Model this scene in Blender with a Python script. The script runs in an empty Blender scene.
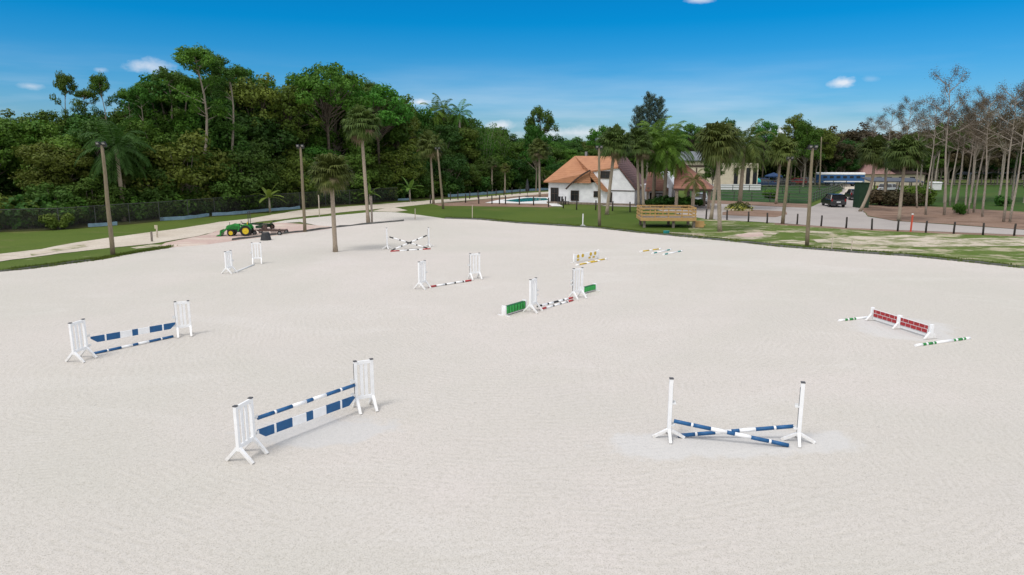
import bpy, math, random
import numpy as np
from mathutils import Vector, Matrix, noise as mnoise
random.seed(7)
R = math.radians
scene = bpy.context.scene
col = scene.collection

# ------------------------------------------------------------------ camera
H, F, YH = 7.2, 690.0, 152.0
P = math.atan((287.5 - YH) / F)
SP, CP = math.sin(P), math.cos(P)
cam = bpy.data.cameras.new('camera'); co = bpy.data.objects.new('camera', cam); col.objects.link(co)
co.location = (0, 0, H); co.rotation_euler = (math.pi/2 - P, 0, 0)
cam.sensor_width = 36; cam.lens = F / 1024 * 36; cam.clip_end = 6000; cam.clip_start = 0.1
scene.camera = co

def ray(x, y):
    return Vector((x - 512, F*CP + (287.5-y)*SP, -F*SP + (287.5-y)*CP))
def G(x, y, z=0.0):
    d = ray(x, y); t = (z - H)/d.z
    return Vector((d.x*t, d.y*t, z))
def VT(b, ty):
    k = (287.5 - ty)/F
    return H + b[1]*(k*CP - SP)/(CP + k*SP)
def onplane(x, y, o, n):
    d = ray(x, y); c = Vector((0, 0, H)); t = (Vector(o) - c).dot(n)/d.dot(n)
    return c + d*t

# ------------------------------------------------------------------ materials
M = {}
def nd(nt, typ, **kw):
    n = nt.nodes.new(typ)
    for k, v in kw.items():
        if k.startswith('i_'): n.inputs[int(k[2:]) if k[2:].isdigit() else k[2:].replace('_', ' ')].default_value = v
        else: setattr(n, k, v)
    return n
def newmat(name):
    m = bpy.data.materials.new(name); m.use_nodes = True; nt = m.node_tree
    b = nt.nodes['Principled BSDF']; M[name] = m
    return m, nt, b
def ramp(nt, fac, stops):
    r = nd(nt, 'ShaderNodeValToRGB'); e = r.color_ramp.elements
    while len(e) < len(stops): e.new(0.5)
    for q, (p, c) in zip(e, stops):
        q.position = p; q.color = (c, c, c, 1) if isinstance(c, (int, float)) else (*c, 1)
    nt.links.new(fac, r.inputs[0]); return r.outputs[0]
def mixc(nt, fac, a, b, mode='MIX'):
    n = nd(nt, 'ShaderNodeMix', data_type='RGBA', blend_type=mode)
    for i, s in ((0, fac), (6, a), (7, b)):
        if hasattr(s, 'links'): nt.links.new(s, n.inputs[i])
        else: n.inputs[i].default_value = s if i == 0 else (*s, 1)
    return n.outputs[2]
def math_(nt, op, a, b=None, c=None, clamp=False):
    n = nd(nt, 'ShaderNodeMath', operation=op, use_clamp=clamp)
    for i, s in enumerate((a, b, c)):
        if s is None: continue
        if hasattr(s, 'links'): nt.links.new(s, n.inputs[i])
        else: n.inputs[i].default_value = s
    return n.outputs[0]
def coords(nt, scale=(1, 1, 1), rot=0, obj=True):
    t = nd(nt, 'ShaderNodeTexCoord'); mp = nd(nt, 'ShaderNodeMapping')
    mp.inputs['Scale'].default_value = scale; mp.inputs['Rotation'].default_value = (0, 0, rot)
    nt.links.new(t.outputs['Object'], mp.inputs[0]); return mp.outputs[0]
def noi(nt, vec, scale, detail=4, rough=.6, dist=0):
    n = nd(nt, 'ShaderNodeTexNoise'); n.inputs['Scale'].default_value = scale
    n.inputs['Detail'].default_value = detail; n.inputs['Roughness'].default_value = rough
    n.inputs['Distortion'].default_value = dist
    nt.links.new(vec, n.inputs['Vector']); return n.outputs[0]
def bump(nt, b, h, strength=.3, dist=.05):
    n = nd(nt, 'ShaderNodeBump'); n.inputs['Strength'].default_value = strength; n.inputs['Distance'].default_value = dist
    nt.links.new(h, n.inputs['Height']); nt.links.new(n.outputs[0], b.inputs['Normal'])

def simple(name, c, rough=.6, var=.15, scale=3, bmp=0.0, metal=0, stretch=(1, 1, 1), c2=None, spec=.4):
    m, nt, b = newmat(name)
    v = coords(nt, stretch); n = noi(nt, v, scale, 5, .65)
    c2 = c2 or tuple(x*(1-var*2) for x in c)
    f = ramp(nt, n, [(.3, 0), (.7, 1)])
    out = mixc(nt, f, c2, tuple(min(1, x*(1+var*.4)) for x in c))
    nt.links.new(out, b.inputs['Base Color'])
    b.inputs['Roughness'].default_value = rough; b.inputs['Metallic'].default_value = metal
    b.inputs['Specular IOR Level'].default_value = spec
    if bmp: bump(nt, b, n, bmp, .03)
    return m

simple('white_paint', (.86, .87, .88), .45, .05, 4, spec=.3)
simple('white_rail', (.88, .89, .90), .45, .06, 5, spec=.3)
simple('white_dull', (.72, .73, .73), .6, .08, 6)
simple('blue_paint', (.012, .10, .26), .45, .12, 5)
simple('black_paint', (.03, .032, .036), .5, .2, 5)
simple('red_paint', (.42, .035, .04), .5, .15, 5)
simple('brick_red', (.40, .03, .035), .6, .2, 9)
simple('green_paint', (.02, .26, .05), .5, .2, 6)
simple('green_dark', (.015, .13, .03), .5, .2, 6)
simple('green_stripe', (.03, .42, .08), .5, .2, 6)
simple('yellow_paint', (.62, .42, .03), .5, .12, 6)
simple('teal_paint', (.02, .26, .25), .5, .15, 6)
simple('fence_metal', (.07, .075, .07), .6, .2, 8)
simple('grey_metal', (.28, .29, .30), .5, .2, 8, metal=.4)
simple('dark_metal', (.035, .035, .04), .5, .3, 6)
simple('cap_grey', (.09, .09, .095), .6, .1, 6)
simple('lamp_metal', (.05, .05, .05), .5, .2, 6)
simple('lamp_glass', (.40, .40, .40), .25, .02, 6)
simple('pole_wood', (.23, .19, .13), .9, .3, 6, .4, stretch=(6, 6, .5), c2=(.12, .10, .06))
simple('post_dark', (.05, .045, .04), .9, .3, 6, .3)
simple('deck_wood', (.50, .33, .14), .85, .25, 5, .3, stretch=(.6, 4, 4), c2=(.34, .20, .08))
simple('grey_wood', (.24, .205, .175), .9, .25, 5, .3)
simple('stake_wood', (.52, .46, .36), .9, .2, 5)
simple('plaster', (.84, .85, .87), .85, .05, 1.2, .1, c2=(.66, .67, .70))
simple('cream_wall', (.62, .55, .42), .85, .08, 1.5, c2=(.52, .46, .34))
simple('stone_pillar', (.30, .24, .19), .9, .3, 6, .5)
simple('dark_trim', (.07, .045, .035), .8, .2, 5)
simple('window_glass', (.018, .02, .024), .12, .1, 2, spec=.6)
simple('curtain', (.5, .52, .56), .7, .1, 4)
simple('grey_roof', (.16, .18, .20), .7, .15, 4)
simple('pink_roof', (.34, .20, .18), .85, .15, 4)
simple('shed_roof', (.09, .10, .12), .6, .2, 3)
simple('liner', (.05, .055, .055), .8, .5, 3, .5, c2=(.13, .13, .12))
simple('silt_fabric', (.20, .30, .38), .8, .2, 2, .3, c2=(.13, .22, .28))
simple('pool_deck', (.68, .68, .67), .8, .08, 2)
simple('tractor_green', (.02, .27, .04), .4, .2, 5)
simple('tractor_yellow', (.70, .52, .02), .45, .1, 5)
simple('rubber', (.018, .018, .018), .85, .2, 8)
simple('rust_metal', (.13, .08, .065), .8, .4, 7, c2=(.06, .045, .04))
simple('car_black', (.012, .013, .016), .25, .2, 3, spec=.6)
simple('car_silver', (.45, .48, .50), .3, .05, 3)
simple('car_blue', (.02, .05, .14), .3, .1, 3)
simple('car_red', (.35, .03, .03), .35, .1, 3)
simple('trailer_blue', (.02, .10, .26), .4, .12, 3)
simple('tail_red', (.25, .01, .01), .3, .1, 5)
simple('canvas_blue', (.02, .06, .16), .7, .1, 5)
simple('canvas_teal', (.03, .42, .38), .7, .1, 5)
simple('orange_paint', (.60, .09, .05), .6, .1, 5)
simple('tarp_green', (.012, .045, .02), .8, .2, 3, .4)
simple('planter_stone', (.55, .50, .36), .9, .2, 8, .3)
simple('fence_rail', (.12, .14, .12), .8, .2, 5)
simple('fence_post', (.07, .07, .06), .8, .2, 5)
simple('bark_grey', (.30, .26, .21), .95, .3, 5, .5, stretch=(3, 3, .6), c2=(.14, .12, .09))
simple('bark_pale', (.42, .38, .32), .95, .3, 5, .5, stretch=(3, 3, 1), c2=(.20, .17, .13))
simple('bark_dark', (.10, .08, .06), .95, .3, 5, .5)
simple('bark_palm', (.36, .30, .23), .95, .3, 7, .5, stretch=(1, 1, 3), c2=(.21, .17, .13))
simple('bark_slim', (.40, .355, .30), .95, .3, 5, .5, stretch=(3, 3, .7), c2=(.16, .13, .10))

def dust(name, c, top):
    nt = M[name].node_tree; b = nt.nodes['Principled BSDF']; old = b.inputs['Base Color'].links[0].from_socket
    v = coords(nt); sp = nd(nt, 'ShaderNodeSeparateXYZ'); nt.links.new(v, sp.inputs[0])
    n = noi(nt, v, 14, 5, .7); n2 = noi(nt, v, 3.5, 4, .7)
    lowz = ramp(nt, math_(nt, 'DIVIDE', sp.outputs[2], top), [(0, 1), (1, 0)])
    f = math_(nt, 'ADD', math_(nt, 'MULTIPLY', lowz, ramp(nt, n, [(.35, .1), (.65, .85)])), math_(nt, 'MULTIPLY', ramp(nt, n2, [(.55, 0), (.75, 1)]), .25), clamp=True)
    nt.links.new(mixc(nt, f, old, c), b.inputs['Base Color'])
dust('white_paint', (.58, .54, .48), .35)
def tile_roof(name, c, c2):
    m, nt, b = newmat(name); v = coords(nt)
    n = noi(nt, v, 1.2, 5); n2 = noi(nt, v, 14, 2)
    w = nd(nt, 'ShaderNodeTexWave', wave_type='BANDS', bands_direction='Z'); w.inputs['Scale'].default_value = 1.1
    w.inputs['Distortion'].default_value = .4; nt.links.new(v, w.inputs[0])
    a = mixc(nt, ramp(nt, n, [(.35, 0), (.65, 1)]), c2, c)
    a = mixc(nt, math_(nt, 'MULTIPLY', ramp(nt, n2, [(.4, 0), (.7, 1)]), .35), a, tuple(x*.6 for x in c))
    nt.links.new(a, b.inputs['Base Color']); b.inputs['Roughness'].default_value = .85
    bump(nt, b, w.outputs['Fac'], .5, .05)
tile_roof('roof_orange', (.43, .205, .105), (.36, .165, .085))
tile_roof('roof_brown', (.33, .155, .105), (.24, .115, .085))
tile_roof('roof_purple', (.17, .095, .09), (.11, .06, .06))

# leaves
def leafmat(name, c, c2, c3, trans=.25):
    m, nt, b = newmat(name)
    g = nd(nt, 'ShaderNodeNewGeometry'); oi = nd(nt, 'ShaderNodeObjectInfo')
    v = coords(nt); n = noi(nt, v, .35, 3)
    a = mixc(nt, g.outputs['Random Per Island'], c, c2)
    a = mixc(nt, math_(nt, 'MULTIPLY', ramp(nt, n, [(.35, 0), (.65, 1)]), .7), a, c3)
    hs = nd(nt, 'ShaderNodeHueSaturation')
    hs.inputs['Saturation'].default_value = 1.0
    nt.links.new(math_(nt, 'MULTIPLY_ADD', oi.outputs['Random'], .055, .478), hs.inputs['Hue'])
    r2 = math_(nt, 'FRACT', math_(nt, 'MULTIPLY', oi.outputs['Random'], 17.3))
    nt.links.new(math_(nt, 'MULTIPLY_ADD', r2, .62, .60), hs.inputs['Value'])
    nt.links.new(a, hs.inputs['Color'])
    nt.links.new(hs.outputs[0], b.inputs['Base Color']); b.inputs['Roughness'].default_value = .6
    b.inputs['Specular IOR Level'].default_value = .2
    tr = nd(nt, 'ShaderNodeBsdfTranslucent'); nt.links.new(hs.outputs[0], tr.inputs[0])
    mx = nd(nt, 'ShaderNodeMixShader'); mx.inputs[0].default_value = trans
    out = nt.nodes['Material Output']
    nt.links.new(b.outputs[0], mx.inputs[1]); nt.links.new(tr.outputs[0], mx.inputs[2]); nt.links.new(mx.outputs[0], out.inputs[0])
leafmat('leaf_green', (0.0700, 0.1566, 0.0154), (0.1166, 0.2204, 0.0242), (0.0509, 0.1218, 0.0143))
leafmat('leaf_olive', (0.0975, 0.1508, 0.0198), (0.1431, 0.1972, 0.0297), (0.0689, 0.1160, 0.0176))
leafmat('leaf_dark', (0.0466, 0.1137, 0.0154), (0.0763, 0.1508, 0.0220), (0.0360, 0.0905, 0.0132))
leafmat('leaf_blue', (.10, .16, .105), (.14, .20, .13), (.08, .13, .09))
leafmat('leaf_brown', (.120, .090, .065), (.160, .125, .085), (.09, .072, .045))
leafmat('leaf_russet', (.085, .066, .032), (.115, .092, .042), (.062, .055, .025))
leafmat('leaf_dead', (.22, .165, .10), (.30, .23, .14), (.16, .12, .07))
leafmat('leaf_palm', (.085, .120, .024), (.135, .160, .036), (.060, .088, .018))
leafmat('leaf_bright', (.11, .19, .03), (.16, .24, .04), (.08, .14, .024))
leafmat('flower_yellow', (.5, .42, .08), (.6, .55, .2), (.4, .35, .05))

# sand of the arena
TR = [G(300, 425), G(735, 445), G(130, 352), G(900, 328), G(245, 270), G(450, 290), G(550, 312)]
def sand_mat():
    m, nt, b = newmat('arena_sand')
    v = coords(nt)
    big = noi(nt, v, .045, 4, .6, .6); mid = noi(nt, v, .5, 5, .65, .3); fine = noi(nt, v, 9, 4, .7); grit = noi(nt, v, 45, 3, .7)
    a = mixc(nt, ramp(nt, big, [(.38, 0), (.62, 1)]), (.520, .498, .448), (.590, .541, .508))
    sw = noi(nt, coords(nt, (.35, 1, 1), .5), .22, 5, .7, 1.0)
    a = mixc(nt, math_(nt, 'MULTIPLY', ramp(nt, sw, [(.50, 0), (.66, 1)]), .30), a, (.505, .480, .448))
    a = mixc(nt, math_(nt, 'MULTIPLY', ramp(nt, sw, [(.34, 1), (.46, 0)]), .30), a, (.64, .615, .585))
    a = mixc(nt, math_(nt, 'MULTIPLY', ramp(nt, mid, [(.42, 1), (.62, 0)]), .22), a, (.52, .49, .44))
    a = mixc(nt, math_(nt, 'MULTIPLY', ramp(nt, fine, [(.32, 1), (.50, 0)]), .50), a, (.41, .385, .335))
    a = mixc(nt, math_(nt, 'MULTIPLY', ramp(nt, grit, [(.35, 1), (.47, 0)]), .8), a, (.27, .25, .21))
    grit2 = noi(nt, v, 19, 3, .75)
    a = mixc(nt, math_(nt, 'MULTIPLY', ramp(nt, grit2, [(.56, 0), (.70, 1)]), .28), a, (.70, .67, .62))
    # harrow lines: curved passes of the drag
    sep = nd(nt, 'ShaderNodeSeparateXYZ'); nt.links.new(v, sep.inputs[0])
    hs = []
    for cx, cy, sc, ph in ((1, 30, 3.4, 0), (-12, 20, 4.2, 1.7), (13, 24, 3.8, .8)):
        dx = math_(nt, 'SUBTRACT', sep.outputs[0], cx); dy = math_(nt, 'SUBTRACT', sep.outputs[1], cy)
        r = math_(nt, 'SQRT', math_(nt, 'ADD', math_(nt, 'MULTIPLY', dx, dx), math_(nt, 'MULTIPLY', dy, dy)))
        wob = noi(nt, v, .07, 3)
        rr = math_(nt, 'MULTIPLY_ADD', wob, 4.0, r)
        s = math_(nt, 'SINE', math_(nt, 'MULTIPLY_ADD', rr, sc*8, ph))
        gate = ramp(nt, noi(nt, v, .09, 2), [(.42, 0), (.52, 1)] if ph == 0 else [(.40, 1), (.46, 0)])
        hs.append(math_(nt, 'MULTIPLY', s, gate))
    lines = math_(nt, 'ADD', hs[0], hs[1])
    broken = math_(nt, 'MULTIPLY', lines, ramp(nt, noi(nt, v, 1.6, 6, .75), [(.45, 0), (.65, 1)]))
    a = mixc(nt, math_(nt, 'MULTIPLY', math_(nt, 'MAXIMUM', math_(nt, 'MULTIPLY', broken, -1), 0), .36), a, (.43, .405, .355))
    a = mixc(nt, math_(nt, 'MULTIPLY', math_(nt, 'MAXIMUM', broken, 0), .12), a, (.68, .65, .61))
    vo = nd(nt, 'ShaderNodeTexVoronoi'); vo.inputs['Scale'].default_value = 2.4; nt.links.new(v, vo.inputs['Vector'])
    prints = math_(nt, 'MULTIPLY', ramp(nt, vo.outputs['Distance'], [(.07, 1), (.16, 0)]), ramp(nt, noi(nt, v, .35, 3), [(.50, 0), (.60, 1)]))
    a = mixc(nt, math_(nt, 'MULTIPLY', prints, .32), a, (.36, .34, .30))
    # freshly raked pale ground round the jumps; J1's greyer, painting shade under its plank
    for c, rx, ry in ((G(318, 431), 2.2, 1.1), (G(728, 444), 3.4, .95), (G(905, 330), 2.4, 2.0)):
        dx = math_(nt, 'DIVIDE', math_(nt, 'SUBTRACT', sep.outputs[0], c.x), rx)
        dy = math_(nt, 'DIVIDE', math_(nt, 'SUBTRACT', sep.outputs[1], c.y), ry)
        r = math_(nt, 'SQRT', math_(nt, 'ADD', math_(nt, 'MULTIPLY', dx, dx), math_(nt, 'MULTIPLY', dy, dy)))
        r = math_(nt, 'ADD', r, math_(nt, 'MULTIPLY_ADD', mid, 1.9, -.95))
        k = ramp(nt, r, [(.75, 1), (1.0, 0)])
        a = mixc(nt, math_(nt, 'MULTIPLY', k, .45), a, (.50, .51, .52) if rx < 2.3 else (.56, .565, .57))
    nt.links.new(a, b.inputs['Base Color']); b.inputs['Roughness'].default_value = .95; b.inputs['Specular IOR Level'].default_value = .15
    h = math_(nt, 'ADD', math_(nt, 'MULTIPLY', fine, .7), math_(nt, 'MULTIPLY', broken, .19))
    h = math_(nt, 'ADD', h, math_(nt, 'MULTIPLY', grit, .35))
    h = math_(nt, 'SUBTRACT', h, math_(nt, 'MULTIPLY', prints, .5))
    bump(nt, b, h, .5, .05)
sand_mat()

def ground_mat(name, c, c2, s1=.15, spots=None, fine=6, bmp=.6):
    m, nt, b = newmat(name); v = coords(nt)
    n1 = noi(nt, v, s1, 5, .65, .5); n2 = noi(nt, v, fine, 4, .7); n3 = noi(nt, v, 1.1, 4)
    a = mixc(nt, ramp(nt, n1, [(.35, 0), (.65, 1)]), c, c2)
    a = mixc(nt, math_(nt, 'MULTIPLY', ramp(nt, n2, [(.35, 1), (.6, 0)]), .45), a, tuple(x*.55 for x in c))
    if spots:
        sc, lo, hi, amt, k = spots
        vs = coords(nt, (.6, 1.1, 1)); n4 = noi(nt, vs, k, 5, .7, .4)
        a = mixc(nt, math_(nt, 'MULTIPLY', ramp(nt, n4, [(lo, 0), (hi, 1)]), amt), a, sc)
    a = mixc(nt, math_(nt, 'MULTIPLY', ramp(nt, n3, [(.4, 0), (.7, 1)]), .25), a, tuple(x*.7 for x in c2))
    nt.links.new(a, b.inputs['Base Color']); b.inputs['Roughness'].default_value = .95; b.inputs['Specular IOR Level'].default_value = .12
    bump(nt, b, n2, bmp, .06)
ground_mat('grass', (.075, .12, .02), (.10, .14, .026), .12, ((.19, .16, .08), .56, .70, .5, .25))
ground_mat('lawn', (.062, .105, .015), (.09, .13, .022), .10, ((.15, .13, .05), .58, .72, .6, .16))
ground_mat('verge_grass', (.085, .14, .022), (.13, .17, .045), .3, ((.44, .38, .28), .50, .60, .9, .45))
ground_mat('left_verge_grass', (.075, .12, .02), (.10, .14, .03), .3, ((.38, .33, .24), .60, .66, .9, .5))
ground_mat('paddock_grass', (.02, .065, .018), (.04, .09, .026), .2, ((.10, .10, .05), .5, .65, .5, .6))
ground_mat('field_grass', (.040, .092, .018), (.055, .105, .02), .08, ((.09, .09, .03), .5, .65, .5, .3))
ground_mat('mulch', (.22, .145, .105), (.29, .20, .15), .3, ((.10, .06, .04), .55, .65, .7, .4))
ground_mat('pink_dirt', (.48, .36, .32), (.56, .43, .38), .3, ((.58, .52, .44), .5, .62, .8, .3))
ground_mat('pale_dirt', (.52, .46, .38), (.60, .54, .46), .3, ((.40, .34, .27), .52, .64, .6, .4))
ground_mat('bare_sand', (.50, .44, .35), (.56, .49, .40), .6, ((.13, .16, .045), .47, .56, .85, .8))
ground_mat('asphalt', (.36, .33, .31), (.43, .395, .37), .15, None, 10, .2)
ground_mat('forest_floor', (.05, .05, .02), (.07, .08, .02), .3)

m, nt, b = newmat('pool_water'); b.inputs['Base Color'].default_value = (.03, .30, .34, 1); b.inputs['Roughness'].default_value = .08
v = coords(nt); bump(nt, b, noi(nt, v, 2.5, 3), .25, .03)
m, nt, b = newmat('chain_mesh')
v = coords(nt); tr = nd(nt, 'ShaderNodeBsdfTransparent'); mx = nd(nt, 'ShaderNodeMixShader')
b.inputs['Base Color'].default_value = (.05, .05, .045, 1)
nt.links.new(ramp(nt, noi(nt, v, 60, 2, .5), [(.53, 0), (.60, 1)]), mx.inputs[0]); nt.links.new(tr.outputs[0], mx.inputs[1]); nt.links.new(b.outputs[0], mx.inputs[2])
nt.links.new(mx.outputs[0], nt.nodes['Material Output'].inputs[0])

# ------------------------------------------------------------------ mesh helpers
class MB:
    def __init__(s): s.v = []; s.f = []; s.m = []
    def add(s, vs, fs, mi=0):
        n = len(s.v); s.v += [tuple(x) for x in vs]
        for f in fs: s.f.append([i+n for i in f]); s.m.append(mi)
    def frame(s, p, q, up=(0, 0, 1)):
        d = (Vector(q)-Vector(p)); L = d.length; d = d/L
        u = Vector(up)
        if abs(d.dot(u)) > .98: u = Vector((0, 1, 0))
        x = d.cross(u).normalized(); y = x.cross(d).normalized()
        return d, x, y
    def beam(s, p, q, w, h, mi=0, up=(0, 0, 1)):
        p, q = Vector(p), Vector(q); d, x, y = s.frame(p, q, up)
        vs = [c + x*(a*w/2) + y*(b_*h/2) for c in (p, q) for a, b_ in ((-1, -1), (1, -1), (1, 1), (-1, 1))]
        s.add(vs, [[3, 2, 1, 0], [4, 5, 6, 7], [0, 1, 5, 4], [1, 2, 6, 5], [2, 3, 7, 6], [3, 0, 4, 7]], mi)
    def box(s, c, size, mi=0, rz=0):
        cx, cy, cz = c; sx, sy, sz = (k/2 for k in size); ca, sa = math.cos(rz), math.sin(rz)
        vs = []
        for z in (-sz, sz):
            for a, b_ in ((-sx, -sy), (sx, -sy), (sx, sy), (-sx, sy)):
                vs.append((cx + a*ca - b_*sa, cy + a*sa + b_*ca, cz+z))
        s.add(vs, [[3, 2, 1, 0], [4, 5, 6, 7], [0, 1, 5, 4], [1, 2, 6, 5], [2, 3, 7, 6], [3, 0, 4, 7]], mi)
    def tube(s, pts, rs, n=8, mi=0, cap=True):
        pts = [Vector(p) for p in pts]; rings = []
        if not hasattr(rs, '__len__'): rs = [rs]*len(pts)
        d, x, y = s.frame(pts[0], pts[-1])
        vs = []
        for p, r in zip(pts, rs):
            for k in range(n):
                a = 2*math.pi*k/n; vs.append(p + x*(r*math.cos(a)) + y*(r*math.sin(a)))
        fs = []
        for i in range(len(pts)-1):
            for k in range(n):
                k2 = (k+1) % n; fs.append([i*n+k2, i*n+k, (i+1)*n+k, (i+1)*n+k2])
        if cap: fs.append(list(range(n))); fs.append([(len(pts)-1)*n + k for k in range(n)][::-1])
        s.add(vs, fs, mi)
    def prism(s, poly, d, mi=0):      # polygon (list of 3D points) pushed by vector d
        n = len(poly); d = Vector(d); a = [Vector(p) for p in poly]; vs = a + [p+d for p in a]
        s.add(vs, [list(range(n))[::-1], [n+i for i in range(n)]] + [[i, (i+1) % n, n+(i+1) % n, n+i] for i in range(n)], mi)
    def build(s, name, mats, parent=None, smooth=False, bevel=0):
        me = bpy.data.meshes.new(name); me.from_pydata(s.v, [], s.f)
        mats = mats if isinstance(mats, (list, tuple)) else [mats]
        for x in mats: me.materials.append(M[x])
        me.polygons.foreach_set('material_index', s.m)
        if smooth: me.polygons.foreach_set('use_smooth', [True]*len(s.f))
        me.update()
        o = bpy.data.objects.new(name, me); col.objects.link(o)
        if parent: o.parent = parent
        if bevel:
            bv = o.modifiers.new('bevel', 'BEVEL'); bv.width = bevel; bv.segments = 2
        return o
def tag(o, label=None, cat=None, group=None, kind=None):
    if label: o['label'] = label
    if cat: o['category'] = cat
    if group: o['group'] = group
    if kind: o['kind'] = kind
    return o
def empty(name, loc=(0, 0, 0), rz=0):
    o = bpy.data.objects.new(name, None); col.objects.link(o); o.location = loc; o.rotation_euler = (0, 0, rz)
    o.empty_display_size = .3; return o
KIDS = {}
def copy_tree(o, parent=None):
    c = o.copy(); col.objects.link(c)
    if parent: c.parent = parent
    for ch in list(o.children): copy_tree(ch, c)
    return c
NTH = ['first', 'second', 'third', 'fourth', 'fifth', 'sixth', 'seventh', 'eighth', 'ninth', 'tenth', 'eleventh', 'twelfth', 'thirteenth', 'fourteenth', 'fifteenth', 'sixteenth']

def ragged(poly, amp, step, seed=0):
    out = []; n = len(poly)
    for i in range(n):
        a, b_ = poly[i], poly[(i+1) % n]; L = (b_-a).length; k = max(1, int(L/step))
        nrm = Vector((-(b_-a).y, (b_-a).x, 0)).normalized()
        for j in range(k):
            p = a.lerp(b_, j/k)
            q = mnoise.noise(Vector((p.x*.35+seed, p.y*.35, seed))) + .6*mnoise.noise(Vector((p.x*1.3+seed, p.y*1.3, 5)))
            out.append(p + nrm*(q*amp))
    return out
def sheet(name, pix, mat, z, amp=0, step=1.0, kind='structure', world=False):
    poly = pix if world else [G(x, y) for x, y in pix]
    if amp: poly = ragged(poly, amp, step, len(name)*1.7)
    me = bpy.data.meshes.new(name)
    me.from_pydata([(p.x, p.y, z) for p in poly], [], [list(range(len(poly)))]); me.materials.append(M[mat]); me.update()
    if me.polygons[0].normal.z < 0: me.flip_normals()
    o = bpy.data.objects.new(name, me); col.objects.link(o); o['kind'] = kind
    return o

# ------------------------------------------------------------------ ground
mb = MB(); mb.add([(-2500, -300, -.02), (2500, -300, -.02), (2500, 4000, -.02), (-2500, 4000, -.02)], [[0, 1, 2, 3]])
mb.build('ground', 'grass')['kind'] = 'structure'
sheet('lawn', [(300, 217), (400, 209), (400, 204.5), (430, 205), (470, 206), (560, 209), (640, 211), (700, 217), (745, 221), (760, 224), (745, 245), (700, 240), (600, 230), (500, 226), (445, 220), (400, 216)], 'lawn', .004, .3)
edge_right = [(445, 218.7), (480, 219.8), (520, 223.5), (560, 226), (600, 228.5), (640, 233), (700, 238.5), (745, 243), (780, 247), (850, 252.5), (915, 257), (960, 261.5), (1024, 268.5), (1120, 280), (1300, 305), (1700, 360)]
edge_left = [(-300, 318), (-100, 285), (0, 272), (30, 269), (60, 265), (95, 260.5), (130, 254), (165, 248.5), (200, 244.5), (235, 240), (262, 236.5), (290, 233), (310, 231), (330, 228.2)]
liner_back = [(330, 228.2), (350, 226), (368, 224), (404, 221)]
sheet('forest_floor', [(-150, 242), (0, 232), (60, 230), (130, 224), (200, 217), (250, 214), (300, 209), (350, 205), (400, 201), (450, 197.5), (500, 193.5), (560, 189.5), (560, 170), (0, 172), (-300, 180)], 'forest_floor', .002, .5, 2)
sheet('grass_verge', [(690, 218), (760, 222.5), (850, 228), (930, 232), (1024, 236.5), (1700, 268), (1700, 358), (1300, 303), (1024, 267), (915, 256), (780, 246), (690, 237.5)], 'verge_grass', .008, .25)
sheet('left_grass_verge', [(-100, 276), (0, 262), (60, 254), (110, 248), (140, 245.5), (165, 244.5), (162, 248), (95, 259.5), (0, 271), (-100, 284)], 'left_verge_grass', .008, .12, .4)
# arena sand: one big sheet
arena = [G(x, y) for x, y in edge_left] + [G(x, y) for x, y in ((300, 222), (265, 224.5), (285, 220.5), (330, 216), (375, 211.8), (390, 212), (405, 213.2), (425, 215.8))] + [G(x, y) for x, y in edge_right]
arena += [Vector((60, -30, 0)), Vector((-60, -30, 0))]
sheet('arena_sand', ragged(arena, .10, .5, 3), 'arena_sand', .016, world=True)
sheet('dirt_track', [(-120, 274), (0, 261.5), (60, 253.5), (110, 248), (150, 244), (200, 236), (250, 223), (300, 217), (360, 210.5), (400, 207), (430, 203.8), (450, 202), (500, 197.6), (560, 192.6), (620, 190), (620, 188.5), (560, 191), (520, 193.5), (470, 198), (430, 200.2), (400, 202.7), (350, 206.3), (300, 210.2), (250, 218.5), (220, 222), (170, 230), (130, 235), (80, 242), (40, 249), (0, 254), (-120, 266)], 'pale_dirt', .012, .25, .8)
sheet('dirt_yard', [(155, 249), (165, 243), (200, 236), (225, 229), (250, 223.5), (285, 223), (330, 226.5), (330, 229), (290, 234), (235, 241), (200, 245.5)], 'pink_dirt', .020, .15, .5)
sheet('side_track', [(372, 211), (392, 206.8), (408, 210.4), (395, 212)], 'pale_dirt', .0115, .1)
sheet('mulch_bed', [(440, 206), (432, 203.8), (452, 202.5), (500, 198), (548, 193.6), (556, 206), (548, 207.5), (500, 206.5)], 'mulch', .014, .25)
sheet('pool_terrace', [(485, 203), (497, 200.3), (523, 197.2), (549, 197.4), (556, 202.5), (563, 206.5), (552, 206.3), (548, 204), (515, 203.4)], 'pool_deck', .03, 0)
sheet('pool_water', [(503, 201), (515, 199.4), (528, 198.0), (546, 198.3), (549, 200.2), (532, 201.4), (518, 202.3)], 'pool_water', .045, 0)
sheet('road', [(600, 206), (640, 207), (706, 219.2), (760, 222), (850, 228), (930, 231.3), (1024, 235), (1700, 265), (1700, 258), (1024, 229.8), (960, 225.5), (894, 221), (868, 216.5), (862, 209.5), (868, 200), (872, 186), (838, 186), (843, 191), (828, 200), (808, 208), (760, 206), (715, 203.5), (640, 201)], 'asphalt', .012, .12)
sheet('sandy_drive', [(841, 197), (868, 198), (874, 184), (838, 184), (846, 190)], 'pale_dirt', .02, .3)
sheet('brown_island', [(722, 212.5), (735, 209.5), (760, 210.2), (786, 211.5), (787, 214.5), (775, 217.2), (745, 216.2), (722, 215)], 'mulch', .024, .1, .5)
sheet('roadside_mulch', [(862, 209.5), (870, 205), (930, 206.5), (1024, 212), (1700, 244), (1700, 258), (1024, 229.5), (960, 225), (894, 220.8), (868, 216)], 'mulch', .018, .25)
sheet('paddock_edge', [(705, 200), (808, 204), (808, 208), (760, 205.8), (705, 203.2)], 'mulch', .02, .1)
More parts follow.
